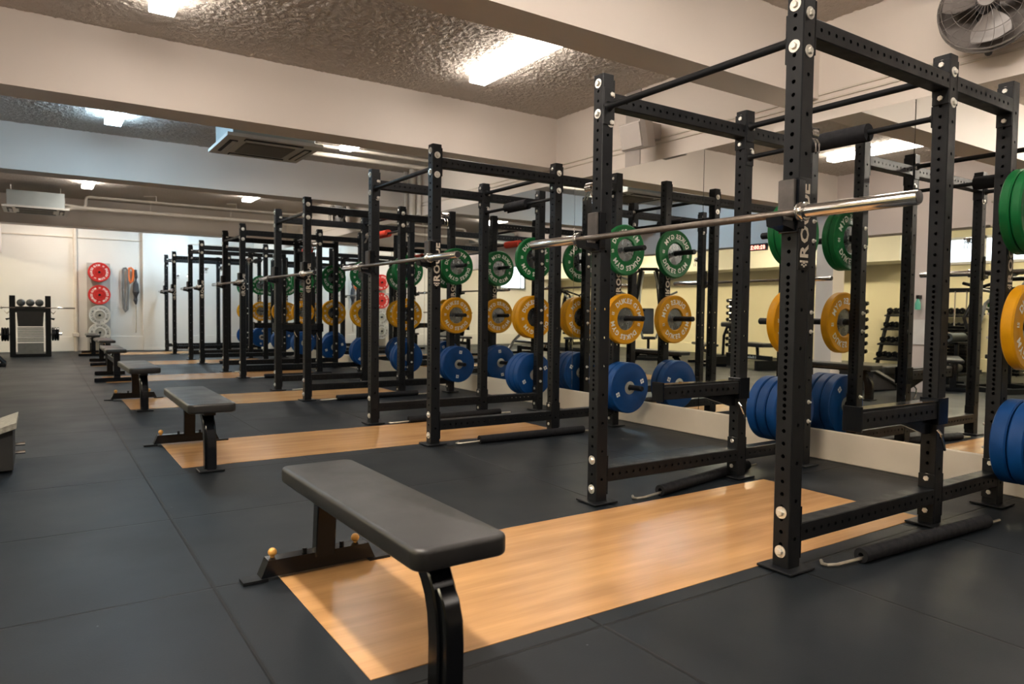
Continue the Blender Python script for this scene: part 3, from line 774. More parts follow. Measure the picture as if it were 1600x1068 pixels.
# ------------------------------------------------------------------ flat benches
def flat_bench():
    t = thing('flat_bench', '', 'bench', group='flat benches beside the platforms')
    # origin: centre of seat in x, rack near y
    obj('seat', MB().pad(-0.14, 0.14, -0.15, 0.985, 0.374, 0.432, 0.040, 0.013).mesh('seat', PAD), t)
    fr = MB().rbox(-0.035, 0.035, -0.05, 0.90, 0.345, 0.376, 0.003)
    obj('seat_rail', fr.mesh('seat_rail', BLACKG), t)
    lg = MB().tube([(0.04, 1.010, 0.06), (0.04, 0.995, 0.2), (0.03, 0.955, 0.31), (0.01, 0.90, 0.36)], 0.03, sx=0.078, sy=0.05, box=True, upv=(0, 1, 0))
    obj('leg', lg.mesh('leg', BLACKG), t)
    pts = [(0.0, 0.075, 0.352), (0, 0.045, 0.335), (0, 0.012, 0.305), (0, -0.015, 0.265), (0, -0.033, 0.215), (0, -0.042, 0.15), (0, -0.042, 0.08), (0, -0.040, 0.006)]
    obj('leg', MB().tube(pts, 0.03, sx=0.072, sy=0.058, box=True, upv=(0, 1, 0)).mesh('leg', BLACKG), t)
    obj('gusset', MB().tube([(0, -0.035, 0.27), (0, -0.060, 0.245), (0, -0.078, 0.20), (0, -0.082, 0.14), (0, -0.080, 0.006)], 0.03, sx=0.052, sy=0.045, box=True, upv=(0, 1, 0)).mesh('gusset', BLACKG), t)
    obj('foot', MB().rbox(-0.075, 0.075, -0.115, 0.0, 0.0, 0.012, 0.003).mesh('foot', BLACK), t)
    bs = MB().prism([(-0.205, 0.012), (-0.178, 0.075), (0.222, 0.075), (0.250, 0.012)], 1, 0.992, 1.052)
    b_ = obj('base_beam', bs.mesh('base_beam', BLACKG), t)
    for sx in (-1, 1):
        c = 0.0225+sx*0.248
        tab = MB().prism([(c-0.045, 0.985), (c+0.045, 0.985), (c+0.045, 1.052), (c-0.045, 1.052)], 2, 0.0, 0.011)
        obj('floor_tab', tab.mesh('floor_tab', BLACK), b_)
        kx = 0.013+sx*0.166
        obj('knob', MB().sphere((kx, 1.03, 0.094), 0.017).cyl((kx, 1.03, 0.07), (kx, 1.03, 0.085), 0.008).mesh('knob', AMBER), b_, label='round amber rubber knob')
        bx = 0.040+sx*0.075
        obj('bolt', MB().cyl((bx, 1.012, 0.072), (bx, 1.012, 0.095), 0.009, 10).mesh('bolt', BLACK), b_)
    return t
fb = flat_bench()
fb['label'] = 'dark grey padded flat bench on the nearest platform, in the foreground'
fb.location = (0.893, YK[0], 0.002); fb.rotation_euler = (0, 0, 0.012)
dup(fb, (0.885, YK[1]+0.005, 0.002), (0, 0, -0.01), 'flat bench with a grey pad on the second platform from the camera')
dup(fb, (0.855, YK[2]+0.03, 0.002), (0, 0, 0.01), 'flat bench with a grey pad on the third platform from the camera')

def adj_bench():
    t = thing('adjustable_bench', '', 'bench', group='adjustable benches in the gym')
    obj('seat', MB().pad(-0.13, 0.13, -0.58, -0.20, 0.39, 0.44, 0.04, 0.018).mesh('seat', PAD), t)
    obj('backrest', MB().pad(-0.13, 0.13, -0.17, 0.64, 0.39, 0.44, 0.05, 0.018).mesh('backrest', PAD), t)
    obj('spine', MB().rbox(-0.035, 0.035, -0.62, 0.60, 0.25, 0.32, 0.004).mesh('spine', BLACKG), t)
    for y, hw in ((-0.60, 0.27), (0.58, 0.20)):
        obj('foot_bar', MB().rbox(-hw, hw, y-0.035, y+0.035, 0.0, 0.055, 0.004).mesh('foot_bar', BLACKG), t)
        obj('leg', MB().rbox(-0.04, 0.04, y-0.035, y+0.035, 0.05, 0.39 if y < 0 else 0.33, 0.004).mesh('leg', BLACKG), t)
    obj('adjuster', MB().tube([(0, 0.1, 0.28), (0, 0.02, 0.40)], 0.02, 8).tube([(0, -0.3, 0.28), (0, -0.35, 0.395)], 0.02, 8).mesh('adjuster', CHROME), t)
    return t
ab = adj_bench(); ab.location = (0.88, 11.72, 0.002); ab['label'] = 'adjustable black bench on the fourth platform from the camera'
dup(ab, (0.98, 14.85, 0.002), (0, 0, 0.02), 'adjustable black bench on the fifth platform from the camera')
dup(ab, (0.95, 17.75, 0.002), (0, 0, -0.03), 'adjustable black bench by the far wall under the white plates')

# ------------------------------------------------------------------ air conditioners and pipes
def aircon():
    t = thing('air_conditioner', '', 'air conditioner', group='ceiling air conditioners')
    obj('casing', MB().rbox(-0.41, 0.41, -0.41, 0.41, 0.045, 0.30, 0.005).mesh('casing', ACB), t)
    obj('panel', MB().prism([(-0.475, -0.475), (0.475, -0.475), (0.475, 0.475), (-0.475, 0.475)], 2, 0.012, 0.045).mesh('panel', ACW), t)
    g = MB()
    for k in range(16): g.box(-0.24, 0.24, -0.24+k*0.0305, -0.24+k*0.0305+0.018, -0.004, 0.0125)
    g.box(-0.25, 0.25, -0.25, 0.25, 0.004, 0.0115)
    obj('grille', g.mesh('grille', ACG), t, label='brownish slatted intake grille')
    for a in range(4):
        l = MB().rbox(-0.29, 0.29, 0.335, 0.415, 0.002, 0.013, 0.002); c = obj('louvre_slot', l.mesh('louvre_slot', DARKSLOT), t, rot=(0, 0, a*PI/2))
        obj('louvre', MB().rbox(-0.28, 0.28, 0.345, 0.385, -0.006, 0.003, 0.001).mesh('louvre', ACW), c)
    return t
ac = aircon(); ac.location = (2.02, 7.81, 2.70); ac['label'] = 'boxy ceiling air conditioner hung behind the nearest full beam'
dup(ac, (-0.02, 14.9, 2.66), (0, 0, 0), 'air conditioner hung near the ceiling at the far left edge')
for A, an in (((2.02, 7.81), 'big'), ((-0.02, 14.9), 'far')):
    for dx, sd in ((-0.36, 'left'), (0.36, 'right')):
        thing('hanger_rod', '%s ceiling hanger rod of the %s air conditioner' % (sd, an), 'rod', (A[0]+dx, A[1], 2.94 if A[1] < 10 else 2.90), group='hanger rods', me=MB().cyl((0, 0, 0), (0, 0, 0.20), 0.006, 8).mesh('hanger_rod', ZINC))
def pipe(pts, r, label, nm='ceiling_pipe'):
    p0 = Vector(pts[0]); me = MB().tube([Vector(q)-p0 for q in pts], r, 12).mesh(nm, PIPEW)
    return thing(nm, label, 'pipe', tuple(p0), me=me)
def bend(*ps):
    out = []
    for i, q in enumerate(ps):
        q = Vector(q)
        if 0 < i < len(ps)-1:
            a = (Vector(ps[i-1])-q).normalized()*0.06; b = (Vector(ps[i+1])-q).normalized()*0.06
            out += [q+a, q+(a+b)*0.3, q+b]
        else: out.append(q)
    return out
pipe(bend((0.30, 14.9, 2.83), (0.72, 14.9, 2.80), (0.72, 14.9, 3.0), (4.68, 14.9, 3.0)), 0.024, 'upper cream pipe running from the far air conditioner to the mirror wall')
pipe(bend((0.36, 14.9, 2.72), (0.55, 14.9, 2.79), (4.68, 14.9, 2.80)), 0.036, 'lower thick cream pipe running from the far air conditioner to the mirror wall')
for i, x in enumerate((1.86, 3.3)):
    me = MB().tube([(0, 0, 0), (0, 0, 0.12)], 0.010, 8).tube([(0, 0, 0.115), (-0.24, -0.25, 0.06)], 0.010, 8).tube([(-0.1, 0, -0.2), (-0.1, 0, 0.0)], 0.004, 6).mesh('pipe_bracket', PIPEW)
    thing('pipe_bracket', 'cream bracket holding the upper pipe, %s one' % ('left', 'right')[i], 'bracket', (x, 14.9, 3.0), me=me)
pipe(bend((2.45, 8.0, 2.83), (2.60, 8.6, 3.03), (4.66, 8.6, 3.03)), 0.020, 'thin cream pipe from the big air conditioner along the ceiling')
pipe(bend((2.45, 7.9, 2.80), (2.70, 8.8, 2.97), (4.66, 8.8, 2.97)), 0.030, 'thick cream pipe from the big air conditioner to the mirror wall')
for i, (y, r) in enumerate(((9.86, 0.035), (9.62, 0.05), (9.40, 0.03))):
    pipe([(4.60, y, 0.3), (4.60, y, CEIL)] if False else [(4.62, y, 2.42), (4.62, y, CEIL)], r, 'cream vertical pipe above the mirror near the second beam, number %s from the left' % ('one', 'two', 'three')[i], 'riser_pipe')
pipe([(0.70, 19.15, 0.0), (0.70, 19.15, 3.12)], 0.042, 'cream vertical pipe on the far wall left of the red plates', 'riser_pipe')
thing('pipe_collar', 'box collar at the foot of the cream pipe on the far wall', 'pipe fitting', (0.70, 19.13, 0.34), me=MB().rbox(-0.07, 0.07, -0.06, 0.03, 0, 0.09, 0.008).mesh('pipe_collar', PIPEW))

# ------------------------------------------------------------------ speaker with trunking above the mirror
thing('cable_trunking', 'grey vertical strip on the wall behind the speaker', 'trunking', (XW, 4.99, 2.41), me=MB().rbox(-0.012, 0, -0.10, 0.10, 0, 0.70, 0.002).mesh('cable_trunking', SPK))
t = thing('loudspeaker', 'grey wedge shaped wall speaker above the mirror', 'speaker', (XW, 4.67, 2.63))
body = MB().prism([(-0.30, 0.13), (-0.30, -0.13), (-0.26, -0.15), (-0.10, -0.085), (-0.10, 0.085), (-0.26, 0.15)], 2, -0.10, 0.13)
b_ = obj('cabinet', body.mesh('cabinet', SPK), t, (-0.04, 0.0, 0), (0.0, -0.22, 0.02))
obj('front_grille', MB().rbox(-0.312, -0.30, -0.125, 0.125, -0.09, 0.12, 0.003).mesh('front_grille', SPK), b_)
obj('bracket', MB().rbox(-0.11, 0, -0.04, 0.04, -0.04, 0.10, 0.004).mesh('bracket', SPK), t)

# ------------------------------------------------------------------ wall fans
def wall_fan():
    t = thing('caged_fan', '', 'fan', group='wall fans above the mirror')
    R = 0.24
    cage = MB()
    for j in range(26):
        a = 2*PI*j/26
        pts = []
        for i in range(9):
            q = i/8; rr = 0.045+(R-0.045)*math.sin(q*PI/2); xx = -0.10*math.cos(q*PI/2)
            pts.append((xx, rr*math.cos(a+q*0.3), rr*math.sin(a+q*0.3)))
        cage.tube(pts, 0.0014, 4)
    for xx, rr, th in ((0, R, 0.006), (-0.07, 0.17, 0.0018), (-0.04, 0.222, 0.0018), (0.05, R, 0.006)):
        cage.tube([(xx, rr*math.cos(2*PI*k/40), rr*math.sin(2*PI*k/40)) for k in range(41)], th, 6, cap=False)
    cage.lathe((-0.11, 0, 0), (1, 0, 0), [(0.0001, 0), (0.045, 0.002), (0.047, 0.016), (0.0001, 0.018)], 24)
    obj('cage', cage.mesh('cage', FANG), t)
    obj('rear_shell', MB().lathe((0.05, 0, 0), (1, 0, 0), [(R, 0), (R*0.9, 0.03), (0.10, 0.065), (0.0001, 0.07)], 36).mesh('rear_shell', FANG), t)
    obj('hub', MB().lathe((-0.085, 0, 0), (1, 0, 0), [(0.0001, 0), (0.035, 0.005), (0.055, 0.03), (0.055, 0.07), (0.0001, 0.075)], 24).mesh('hub', FAND), t)
    for k in range(3):
        a = 2*PI*k/3+0.4; pts = []
        vs = []; fs = []; n1, n2 = 8, 6
        for i in range(n1+1):
            rr = 0.05+0.165*i/n1
            for j in range(n2+1):
                th = a+(j/n2-0.5)*(0.9+0.35*math.sin(PI*i/n1)); xx = -0.03+0.05*(j/n2-0.5)
                vs.append((xx, rr*math.cos(th), rr*math.sin(th)))
        for i in range(n1):
            for j in range(n2):
                q = i*(n2+1)+j; fs.append((q, q+1, q+n2+2, q+n2+1))
        mb = MB().add(vs, fs)
        b2 = [(v[0]+0.003, v[1], v[2]) for v in vs]; mb.add(b2, fs)
        obj('blade', mb.mesh('blade', FANG), t)
    obj('motor', MB().lathe((0.06, 0, 0), (1, 0, 0), [(0.06, 0), (0.06, 0.08), (0.045, 0.10), (0.0001, 0.10)], 20).mesh('motor', FAND), t)
    obj('wall_arm', MB().tube([(0.13, 0, -0.02), (0.17, 0, -0.10), (0.20, 0, -0.16), (0.26, 0, -0.16)], 0.02, 10).mesh('wall_arm', FAND), t)
    return t
wf = wall_fan(); wf.location = (XW-0.26, 1.885, 2.76); wf.rotation_euler = (0, 0.1, 0.35); wf['label'] = 'round caged wall fan at the top right corner'
dup(wf, (XW-0.26, 12.3, 2.74), (0, 0.1, 0.1), 'small dark wall fan far away above the racks')

# ------------------------------------------------------------------ straps hanging on the far wall
def strap(x, z0, z1, wd, m, label, nm='lifting_strap', dx=0.0):
    y = 19.15
    pts = [(0, 0, z0), (wd*0.5, 0, z0+0.03), (wd, 0, z0-0.02), (wd+dx, 0, (z0+z1)/2), (wd*0.8+dx, 0, z1+0.04), (wd*0.45+dx, 0, z1), (wd*0.1, 0, z1+0.06), (-0.01, 0, (z0+z1)/2), (0, 0, z0)]
    me = MB().tube([(a, 0, c) for a, b, c in pts], 0.03, 8, sx=0.9, sy=0.55, upv=(0, 1, 0)).mesh(nm, m)
    return thing(nm, label, 'strap', (x, y-0.02, 0), me=me)
strap(1.665, 1.93, 0.93, 0.10, STRAPG, 'long grey looped strap hanging on the far wall')
strap(1.78, 1.94, 1.62, 0.10, STRAPO, 'short orange looped band hanging on the far wall')
t = thing('weight_belt', 'black rolled dipping belt with a thin rod, hanging on the far wall', 'belt', (1.93, 19.13, 0))
obj('belt', MB().tube([(0, 0, 1.93), (0.01, 0, 1.75), (0.0, 0, 1.60), (0, 0, 1.40), (-0.01, 0, 1.20), (0, 0, 1.10)], [0.025, 0.035, 0.055, 0.075, 0.05, 0.02], 10).mesh('belt', STRAPB), t)
obj('rod', MB().cyl((0, 0, 1.12), (-0.005, 0, 0.42), 0.012, 8).mesh('rod', ROD), t)
for i, (x, z) in enumerate(((1.70, 1.96), (1.82, 1.97), (1.93, 1.96))):
    thing('steel_hook', 'small steel hook on the far wall, %s' % ('left one', 'middle one', 'right one')[i], 'hook', (x, 19.2, z), me=MB().tube([(0, 0, 0), (0, -0.10, 0), (0, -0.11, 0.03)], 0.006, 6).mesh('steel_hook', ZINC))

# ------------------------------------------------------------------ weight bench station at the far left
t = thing('press_station', 'black upright press station standing before the far wall at left', 'weight machine', (-0.15, 17.4, 0))
for sx in (-1, 1):
    x = sx*0.30
    u = obj('upright', MB().rbox(x-0.05, x+0.05, -0.06, 0.06, 0, 1.24, 0.005).mesh('upright', BLACK), t)
    obj('hook', MB().prism([(x+sx*0.05, 0.90), (x+sx*0.09, 0.86), (x+sx*0.13, 0.92), (x+sx*0.13, 0.94), (x+sx*0.09, 0.89), (x+sx*0.05, 0.93)], 1, -0.04, 0.04).mesh('hook', CHROME), u)
    obj('hook', MB().prism([(x+sx*0.05, 0.76), (x+sx*0.10, 0.74), (x+sx*0.12, 0.78), (x+sx*0.05, 0.79)], 1, -0.03, 0.03).mesh('hook', BLACKG), u)
    obj('peg', MB().cyl((x+sx*0.05, 0, 0.46), (x+sx*0.24, 0, 0.46), 0.024, 14).mesh('peg', CHROME), u)
obj('shelf', MB().rbox(-0.25, 0.25, -0.10, 0.12, 0.90, 1.02, 0.004).mesh('shelf', BLACK), t)
obj('dark_panel', MB().prism([(-0.23, 0.92), (0.23, 0.92), (0.21, 0.62), (-0.21, 0.62)], 1, -0.13, -0.10).mesh('dark_panel', DARKSLOT), t)
g = MB()
for k in range(9): g.box(-0.22, 0.22, -0.04, -0.01, 0.30+k*0.034, 0.325+k*0.034)
obj('slatted_guard', g.mesh('slatted_guard', GREYPANEL), t, label='grey slatted guard')
obj('lower_panel', MB().rbox(-0.22, 0.22, -0.03, 0.0, 0.05, 0.28, 0.004).mesh('lower_panel', GREYPANEL), t)
obj('foot_beam', MB().rbox(-0.25, 0.25, -0.05, 0.05, 0.0, 0.06, 0.004).mesh('foot_beam', BLACK), t)
for i, (dx, c) in enumerate(((-0.155, 'left'), (0.0, 'middle'), (0.155, 'right'))):
    thing('medicine_ball', 'dark medicine ball on the shelf of the press station, %s one' % c, 'ball', (-0.15+dx, 17.4, 1.02+0.075), group='balls on the press station', me=MB().sphere((0, 0, 0), 0.075, 20).mesh('medicine_ball', KBELL))
o = dup(bar, (-0.15, 17.31, 0.995), (0, 0, PI/2), 'barbell lying across the press station at far left'); o.scale = (0.7, 0.7, 0.7)
for sx in (-1, 1):
    for i in range(3):
        me = MB().lathe((0, 0, 0), (1, 0, 0), [(0.025, 0), (0.12, 0), (0.14, 0.008), (0.14, 0.034), (0.12, 0.042), (0.025, 0.042), (0.025, 0)], 28).mesh('iron_plate', BLACKG)
        x = -0.15+(0.355+i*0.045 if sx > 0 else -0.40-i*0.045)
        thing('iron_plate', '%s black iron plate on the %s peg of the press station' % (('inner', 'middle', 'outer')[i], ('left', 'right')[sx > 0]), 'weight plate', (x, 17.4, 0.4585), group='iron plates on the %s peg of the press station' % ('left', 'right')[sx > 0], me=me)

# foot plate of a sled machine sticking in at the left edge
t = thing('sled_machine', 'worn checkered foot plate of a sled machine at the left edge', 'weight machine', (-0.125, 5.76, 0))
obj('foot_plate', MB().prism([(0.0, 0.315), (0.0, 0.28), (-0.75, -0.02+0.04), (-0.75, 0.05)], 1, -0.55, 0.0).mesh('foot_plate', TREAD), t, label='scuffed grey tilted foot plate')
obj('frame', MB().prism([(-0.02, 0.27), (-0.02, 0.02), (-0.75, 0.0), (-0.75, 0.02)], 1, -0.50, -0.02).mesh('frame', DARKSLOT), t)
for z in (0.045, 0.10): obj('foot_peg', MB().cyl((-0.02, -0.02, z), (0.035, -0.02, z), 0.012, 10).mesh('foot_peg', CHROME), t)
# low dark machine base farther up the aisle
t = thing('floor_weight_sled', 'dark low machine base far up the aisle at the left edge', 'weight machine', (-0.62, 14.9, 0))
obj('base', MB().rbox(-0.5, 0.14, -0.3, 0.1, 0.0, 0.06, 0.01).mesh('base', BLACKG), t)
obj('arm', MB().tube([(-0.4, 0, 0.55), (-0.1, 0, 0.30), (0.12, -0.05, 0.05)], 0.035, 10).mesh('arm', BLACKG), t)

# ------------------------------------------------------------------ side room equipment, seen in the mirror
def dumbbell(s=1.0):
    L = 0.30*s; r = 0.062*s
    mb = MB().cyl((0, -L/2, 0), (0, L/2, 0), 0.016, 8, 1)
    for sg in (-1, 1):
        mb.lathe((0, sg*L*0.23, 0), (0, sg, 0), [(0.0001, 0), (r*0.8, 0), (r, 0.012), (r, L*0.27-0.012), (r*0.8, L*0.27), (0.0001, L*0.27)], 6, 0)
    return mb.mesh('dumbbell', [BLACKG, CHROME])
DB, DBS = dumbbell(1.0), dumbbell(0.72)
def tier_rack(x, y, n, L, label, glabel, tiers=(0.20, 0.50, 0.80, 1.08)):
    t = thing('dumbbell_rack', label, 'dumbbell rack', (x, y, 0))
    for yy in (0.04, L-0.04):
        obj('side_frame', MB().tube([(0.30, yy, 0.0), (0.30, yy, 0.05), (-0.10, yy, tiers[-1]+0.05)], 0.03, sx=0.07, sy=0.05, box=True, upv=(0, 1, 0)).rbox(-0.25, 0.38, yy-0.03, yy+0.03, 0, 0.05, 0.004).mesh('side_frame', BLACK), t)
    for i, z in enumerate(tiers):
        xx = 0.22-0.12*i
        obj('shelf', MB().prism([(xx-0.13, z+0.03), (xx-0.13, z), (xx+0.15, z-0.05), (xx+0.15, z-0.02)], 1, 0.0, L).mesh('shelf', BLACK), t)
        for k in range(n):
            thing('dumbbell', 'black hex dumbbell on the %s tier of ' % ('bottom', 'second', 'third', 'top')[i]+glabel, 'dumbbell', (x+xx, y+(k+0.5)*L/n, z+0.069), (0, 0.18, PI/2 + 0.0), 'dumbbells on the %s tier of ' % ('bottom', 'second', 'third', 'top')[i]+glabel, me=DB)
    return t
tier_rack(-5.15, 6.1, 9, 1.75, 'four tier black dumbbell rack against the yellow wall in the mirror', 'the long tiered rack in the mirror')
def tower(x, y, n, z1, label, glabel):
    t = thing('dumbbell_tower', label, 'dumbbell rack', (x, y, 0))
    obj('base', MB().rbox(-0.3, 0.3, -0.3, 0.3, 0, 0.05, 0.01).mesh('base', BLACK), t)
    obj('post', MB().rbox(-0.04, 0.04, -0.10, 0.10, 0.05, z1, 0.005).mesh('post', BLACK), t)
    for i in range(n):
        z = 0.30+i*(z1-0.35)/(n-1)
        for sg in (-1, 1):
            obj('cradle', MB().rbox(min(0, sg*0.15), max(0, sg*0.15), -0.06, 0.06, z-0.05, z-0.042, 0.001).mesh('cradle', BLACK), t)
            thing('dumbbell', 'small black dumbbell on '+glabel, 'dumbbell', (x+sg*0.11, y, z+0.003), (0, 0, 0), 'dumbbells on '+glabel, me=DBS)
tower(-4.7, 11.3, 8, 1.42, 'black dumbbell tower by the cream wall in the mirror, left one', 'the left tower in the mirror')
tower(-4.85, 8.20, 7, 1.34, 'black dumbbell tower by the yellow wall in the mirror, right one', 'the right tower in the mirror')

def lever_machine(loc, rz, label, h=2.1):
    t = thing('lever_machine', label, 'weight machine', loc, (0, 0, rz), 'plate loaded machines in the mirror')
    f = MB()
    for sx in (-0.35, 0.35):
        f.rbox(sx-0.035, sx+0.035, -0.6, 0.6, 0, 0.07, 0.004)
        f.tube([(sx, 0.35, 0.05), (sx*0.8, 0.25, h*0.55), (sx*0.5, 0.05, h*0.93)], 0.03, sx=0.07, sy=0.07, box=True)
    f.rbox(-0.35, 0.35, 0.3, 0.37, 0.0, 0.07, 0.004); f.rbox(-0.35, 0.35, -0.6, -0.53, 0.0, 0.07, 0.004)
    f.tube([(-0.2, 0.05, h*0.93), (0.2, 0.05, h*0.93)], 0.035, 10)
    obj('frame', f.mesh('frame', BLACK), t)
    for sx in (-1, 1):
        a = MB().tube([(sx*0.22, 0.05, h*0.92), (sx*0.34, -0.25, h*0.86), (sx*0.40, -0.45, h*0.60), (sx*0.30, -0.50, h*0.50)], 0.026, 10)
        a.tube([(sx*0.30, -0.50, h*0.50), (sx*0.12, -0.52, h*0.50)], 0.018, 10)
        a.tube([(sx*0.34, -0.25, h*0.86), (sx*0.62, -0.25, h*0.9)], 0.024, 10)
        a.tube([(sx*0.22, 0.05, h*0.92), (sx*0.30, 0.40, h*0.99)], 0.026, 10)
        obj('lever_arm', a.mesh('lever_arm', BLACKG), t)
        c = MB().tube([(sx*0.12, 0.02, h*0.90), (sx*0.20, -0.30, h*0.72), (sx*0.26, -0.42, h*0.38), (sx*0.14, -0.46, h*0.22)], 0.024, 10)
        c.tube([(sx*0.30, 0.20, h*0.80), (sx*0.70, 0.10, h*0.86)], 0.024, 10); c.tube([(sx*0.28, 0.25, h*0.62), (sx*0.66, 0.15, h*0.70)], 0.024, 10)
        obj('lower_lever', c.mesh('lower_lever', GREYPANEL), t)
        obj('weight_horn', MB().cyl((sx*0.32, 0.28, h*0.4), (sx*0.62, 0.28, h*0.44), 0.025, 12).mesh('weight_horn', CHROME), t)
    obj('seat', MB().pad(-0.15, 0.15, -0.35, 0.02, 0.45, 0.51, 0.03, 0.015).mesh('seat', PAD), t)
    obj('seat_post', MB().rbox(-0.03, 0.03, -0.2, -0.14, 0.05, 0.455, 0.003).mesh('seat_post', BLACK), t)
    obj('back_pad', MB().pad(-0.14, 0.14, 0.0, 0.60, -0.03, 0.03, 0.03, 0.015).mesh('back_pad', PAD), t, (0, 0.08, 0.56), (math.radians(80), 0, 0))
    return t
lever_machine((-2.3, 11.75, 0), 0.7, 'tall black lever machine with many arms behind the second rack plates in the mirror', 2.2)
lever_machine((-2.6, 15.2, 0), -0.5, 'black lever machine far back in the mirror between the third rack posts', 1.75)
lever_machine((-2.1, 4.35, 0), 1.9, 'black lever machine at the right edge of the mirror', 1.7)
dup(ab, (-1.8, 13.6, 0), (0, 0, 1.2), 'adjustable bench in the mirror behind the third rack')
dup(ab, (-2.1, 9.9, 0), (0, 0, 0.6), 'adjustable bench in the mirror behind the second rack')
dup(ab, (-1.75, 5.0, 0), (0, 0, 1.1), 'adjustable bench in the mirror behind the right of the nearest rack')
# long padded deck and dark machine with white marks
t = thing('hip_thrust_deck', 'long low black padded deck by the column in the mirror', 'bench', (-1.35, 6.25, 0))
obj('pad', MB().pad(-0.3, 0.45, -0.75, 0.75, 0.18, 0.30, 0.05, 0.03).mesh('pad', PAD), t)
obj('deck', MB().rbox(-0.28, 0.43, -0.72, 0.72, 0, 0.18, 0.01).mesh('deck', BLACK), t)
t = thing('reverse_hyper', 'black low bench machine with white marks on its rail in the mirror', 'weight machine', (-2.2, 8.9, 0), (0, 0, 0.3))
obj('rail', MB().rbox(-0.04, 0.04, -0.7, 0.7, 0.18, 0.26, 0.004).mesh('rail', BLACK), t)
for y in (-0.66, 0.66):
    obj('foot', MB().rbox(-0.3, 0.3, y-0.04, y+0.04, 0, 0.18, 0.006).mesh('foot', BLACK), t)
obj('seat', MB().pad(-0.16, 0.16, -0.6, 0.1, 0.42, 0.50, 0.04, 0.02).mesh('seat', PAD), t)
obj('back_pad', MB().pad(-0.16, 0.16, 0.25, 0.75, 0.78, 0.88, 0.04, 0.03).mesh('back_pad', PAD), t)
obj('hoop', MB().tube([(0.0, -0.3, 0.26), (0, -0.28, 0.42)], 0.03, 8).tube([(0.12, 0.10, 0.24), (0.12, 0.14, 0.62), (0.12, 0.30, 0.78), (0.12, 0.55, 0.78), (0.12, 0.66, 0.6), (0.12, 0.68, 0.2)], 0.028, 10).mesh('hoop', BLACK), t)
mb = MB()
for q0, q1, hh in ((-0.30, -0.285, 0.05), (-0.25, -0.235, 0.045), (-0.22, -0.205, 0.05), (-0.19, -0.15, 0.03), (-0.13, -0.10, 0.045), (-0.08, -0.045, 0.035), (-0.02, -0.005, 0.02), (0.03, 0.06, 0.045)):
    mb.box(0.0405, 0.0425, q0, q1, 0.195, 0.195+hh)
obj('rail_marking', mb.mesh('rail_marking', LETTER), t, label='small white marks on the rail')
# red clock and dispenser
t = thing('led_clock', 'red lit digital clock on the bulkhead, seen in the mirror', 'clock', (BK-0.005, 7.56, 2.06))
t.location = (BK+0.0, 7.56, 2.195)
obj('casing', MB().rbox(-0.02, 0.03, -0.17, 0.17, -0.10, 0.015, 0.004).mesh('casing', CASEBLK), t)
mb = MB(); put_text(mb, '02:00:23', 0.062, lambda x, xm, a, b: (0.0312, -0.145+(x+a)*0.93, -0.078+b), gap=0.09)
obj('digits', mb.mesh('digits', LED), t, label='glowing red digits')
t = thing('soap_dispenser', 'green bottle on a black wall bracket on the column in the mirror', 'dispenser', (BK, 4.93, 1.22))
obj('bottle', MB().lathe((0.07, 0, -0.10), (0, 0, 1), [(0.0001, 0), (0.035, 0.005), (0.038, 0.08), (0.02, 0.13), (0.012, 0.15), (0.0001, 0.15)], 16).mesh('bottle', GREENB), t)
obj('bracket', MB().rbox(0, 0.09, -0.02, 0.02, 0.05, 0.10, 0.004).mesh('bracket', BLACK), t)
thing('notice_board', 'plain white notice panel low on the column in the mirror', 'notice', (BK, 4.94, 0.82), me=MB().rbox(0, 0.012, -0.12, 0.12, -0.17, 0.17, 0.002).mesh('notice_board', WPANEL))

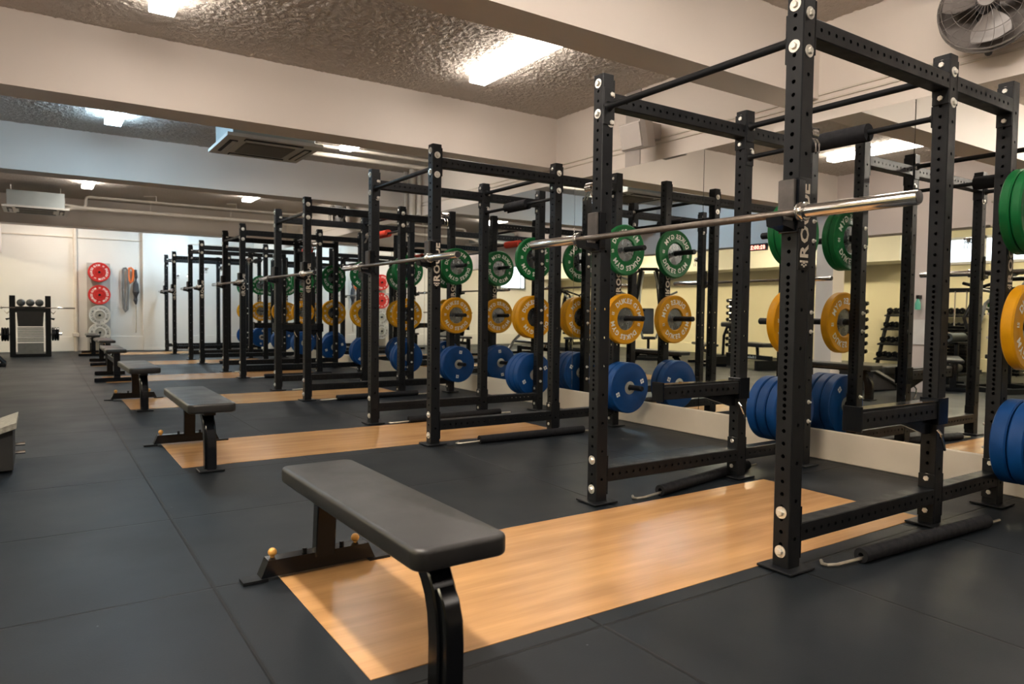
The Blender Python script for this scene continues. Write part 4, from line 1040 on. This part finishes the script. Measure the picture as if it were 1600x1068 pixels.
t = thing('cable_station', 'black multi post cable station at the right end of the mirror', 'weight machine', (-3.5, 5.3, 0))
for x in (-0.3, 0.3):
    for y in (-0.75, 0.0, 0.75):
        obj('post', MB().rbox(x-0.03, x+0.03, y-0.03, y+0.03, 0, 1.78, 0.004).mesh('post', BLACK), t)
for z in (1.48, 1.75):
    for x in (-0.3, 0.3):
        obj('crossbar', MB().rbox(x-0.025, x+0.025, -0.72, 0.72, z-0.025, z+0.025, 0.004).mesh('crossbar', BLACK), t)
for y in (-0.38, 0.38):
    g = MB()
    for k in range(14): g.rbox(-0.12, 0.12, y-0.17, y+0.17, 0.12+k*0.055, 0.168+k*0.055, 0.003)
    obj('weight_stack', g.mesh('weight_stack', BLACKG), t)
    obj('guide_rods', MB().cyl((0, y-0.09, 0.1), (0, y-0.09, 1.48), 0.012, 8).cyl((0, y+0.09, 0.1), (0, y+0.09, 1.48), 0.012, 8).mesh('guide_rods', CHROME), t)
thing('green_band', 'green band hanging on the cable station in the mirror', 'band', (-3.15, 5.02, 0), me=MB().tube([(0, 0, 1.46), (0, 0.03, 1.2), (0, 0.07, 0.95), (0, 0.10, 1.2), (0, 0.06, 1.46)], 0.02, 8).mesh('green_band', GREEN))
t = thing('storage_chest', 'dark low storage rack with rolled mats in the mirror', 'rack', (-2.85, 5.75, 0))
obj('frame', MB().rbox(-0.25, 0.25, -0.45, 0.45, 0.60, 0.64, 0.004).rbox(-0.25, 0.25, -0.45, 0.45, 0.10, 0.14, 0.004).rbox(-0.25, -0.2, -0.45, -0.40, 0, 0.64, 0.003).rbox(0.2, 0.25, -0.45, -0.40, 0, 0.64, 0.003).rbox(-0.25, -0.2, 0.40, 0.45, 0, 0.64, 0.003).rbox(0.2, 0.25, 0.40, 0.45, 0, 0.64, 0.003).mesh('frame', BLACK), t)
for i, (y, z, ln) in enumerate(((-0.30, 0.71, 'left on the top shelf'), (-0.10, 0.71, 'middle on the top shelf'), (0.10, 0.71, 'right on the top shelf'), (-0.25, 0.21, 'left on the low shelf'), (0.0, 0.21, 'middle on the low shelf'), (0.25, 0.21, 'right on the low shelf'))):
    thing('rolled_mat', 'dark rolled exercise mat, '+ln, 'mat', (-2.85, 5.75+y, z), group='rolled mats on the dark storage rack', me=MB().lathe((-0.24, 0, 0), (1, 0, 0), [(0.03, 0.005), (0.04, 0), (0.069, 0), (0.069, 0.48), (0.04, 0.48), (0.03, 0.475)], 20).mesh('rolled_mat', KBELL))
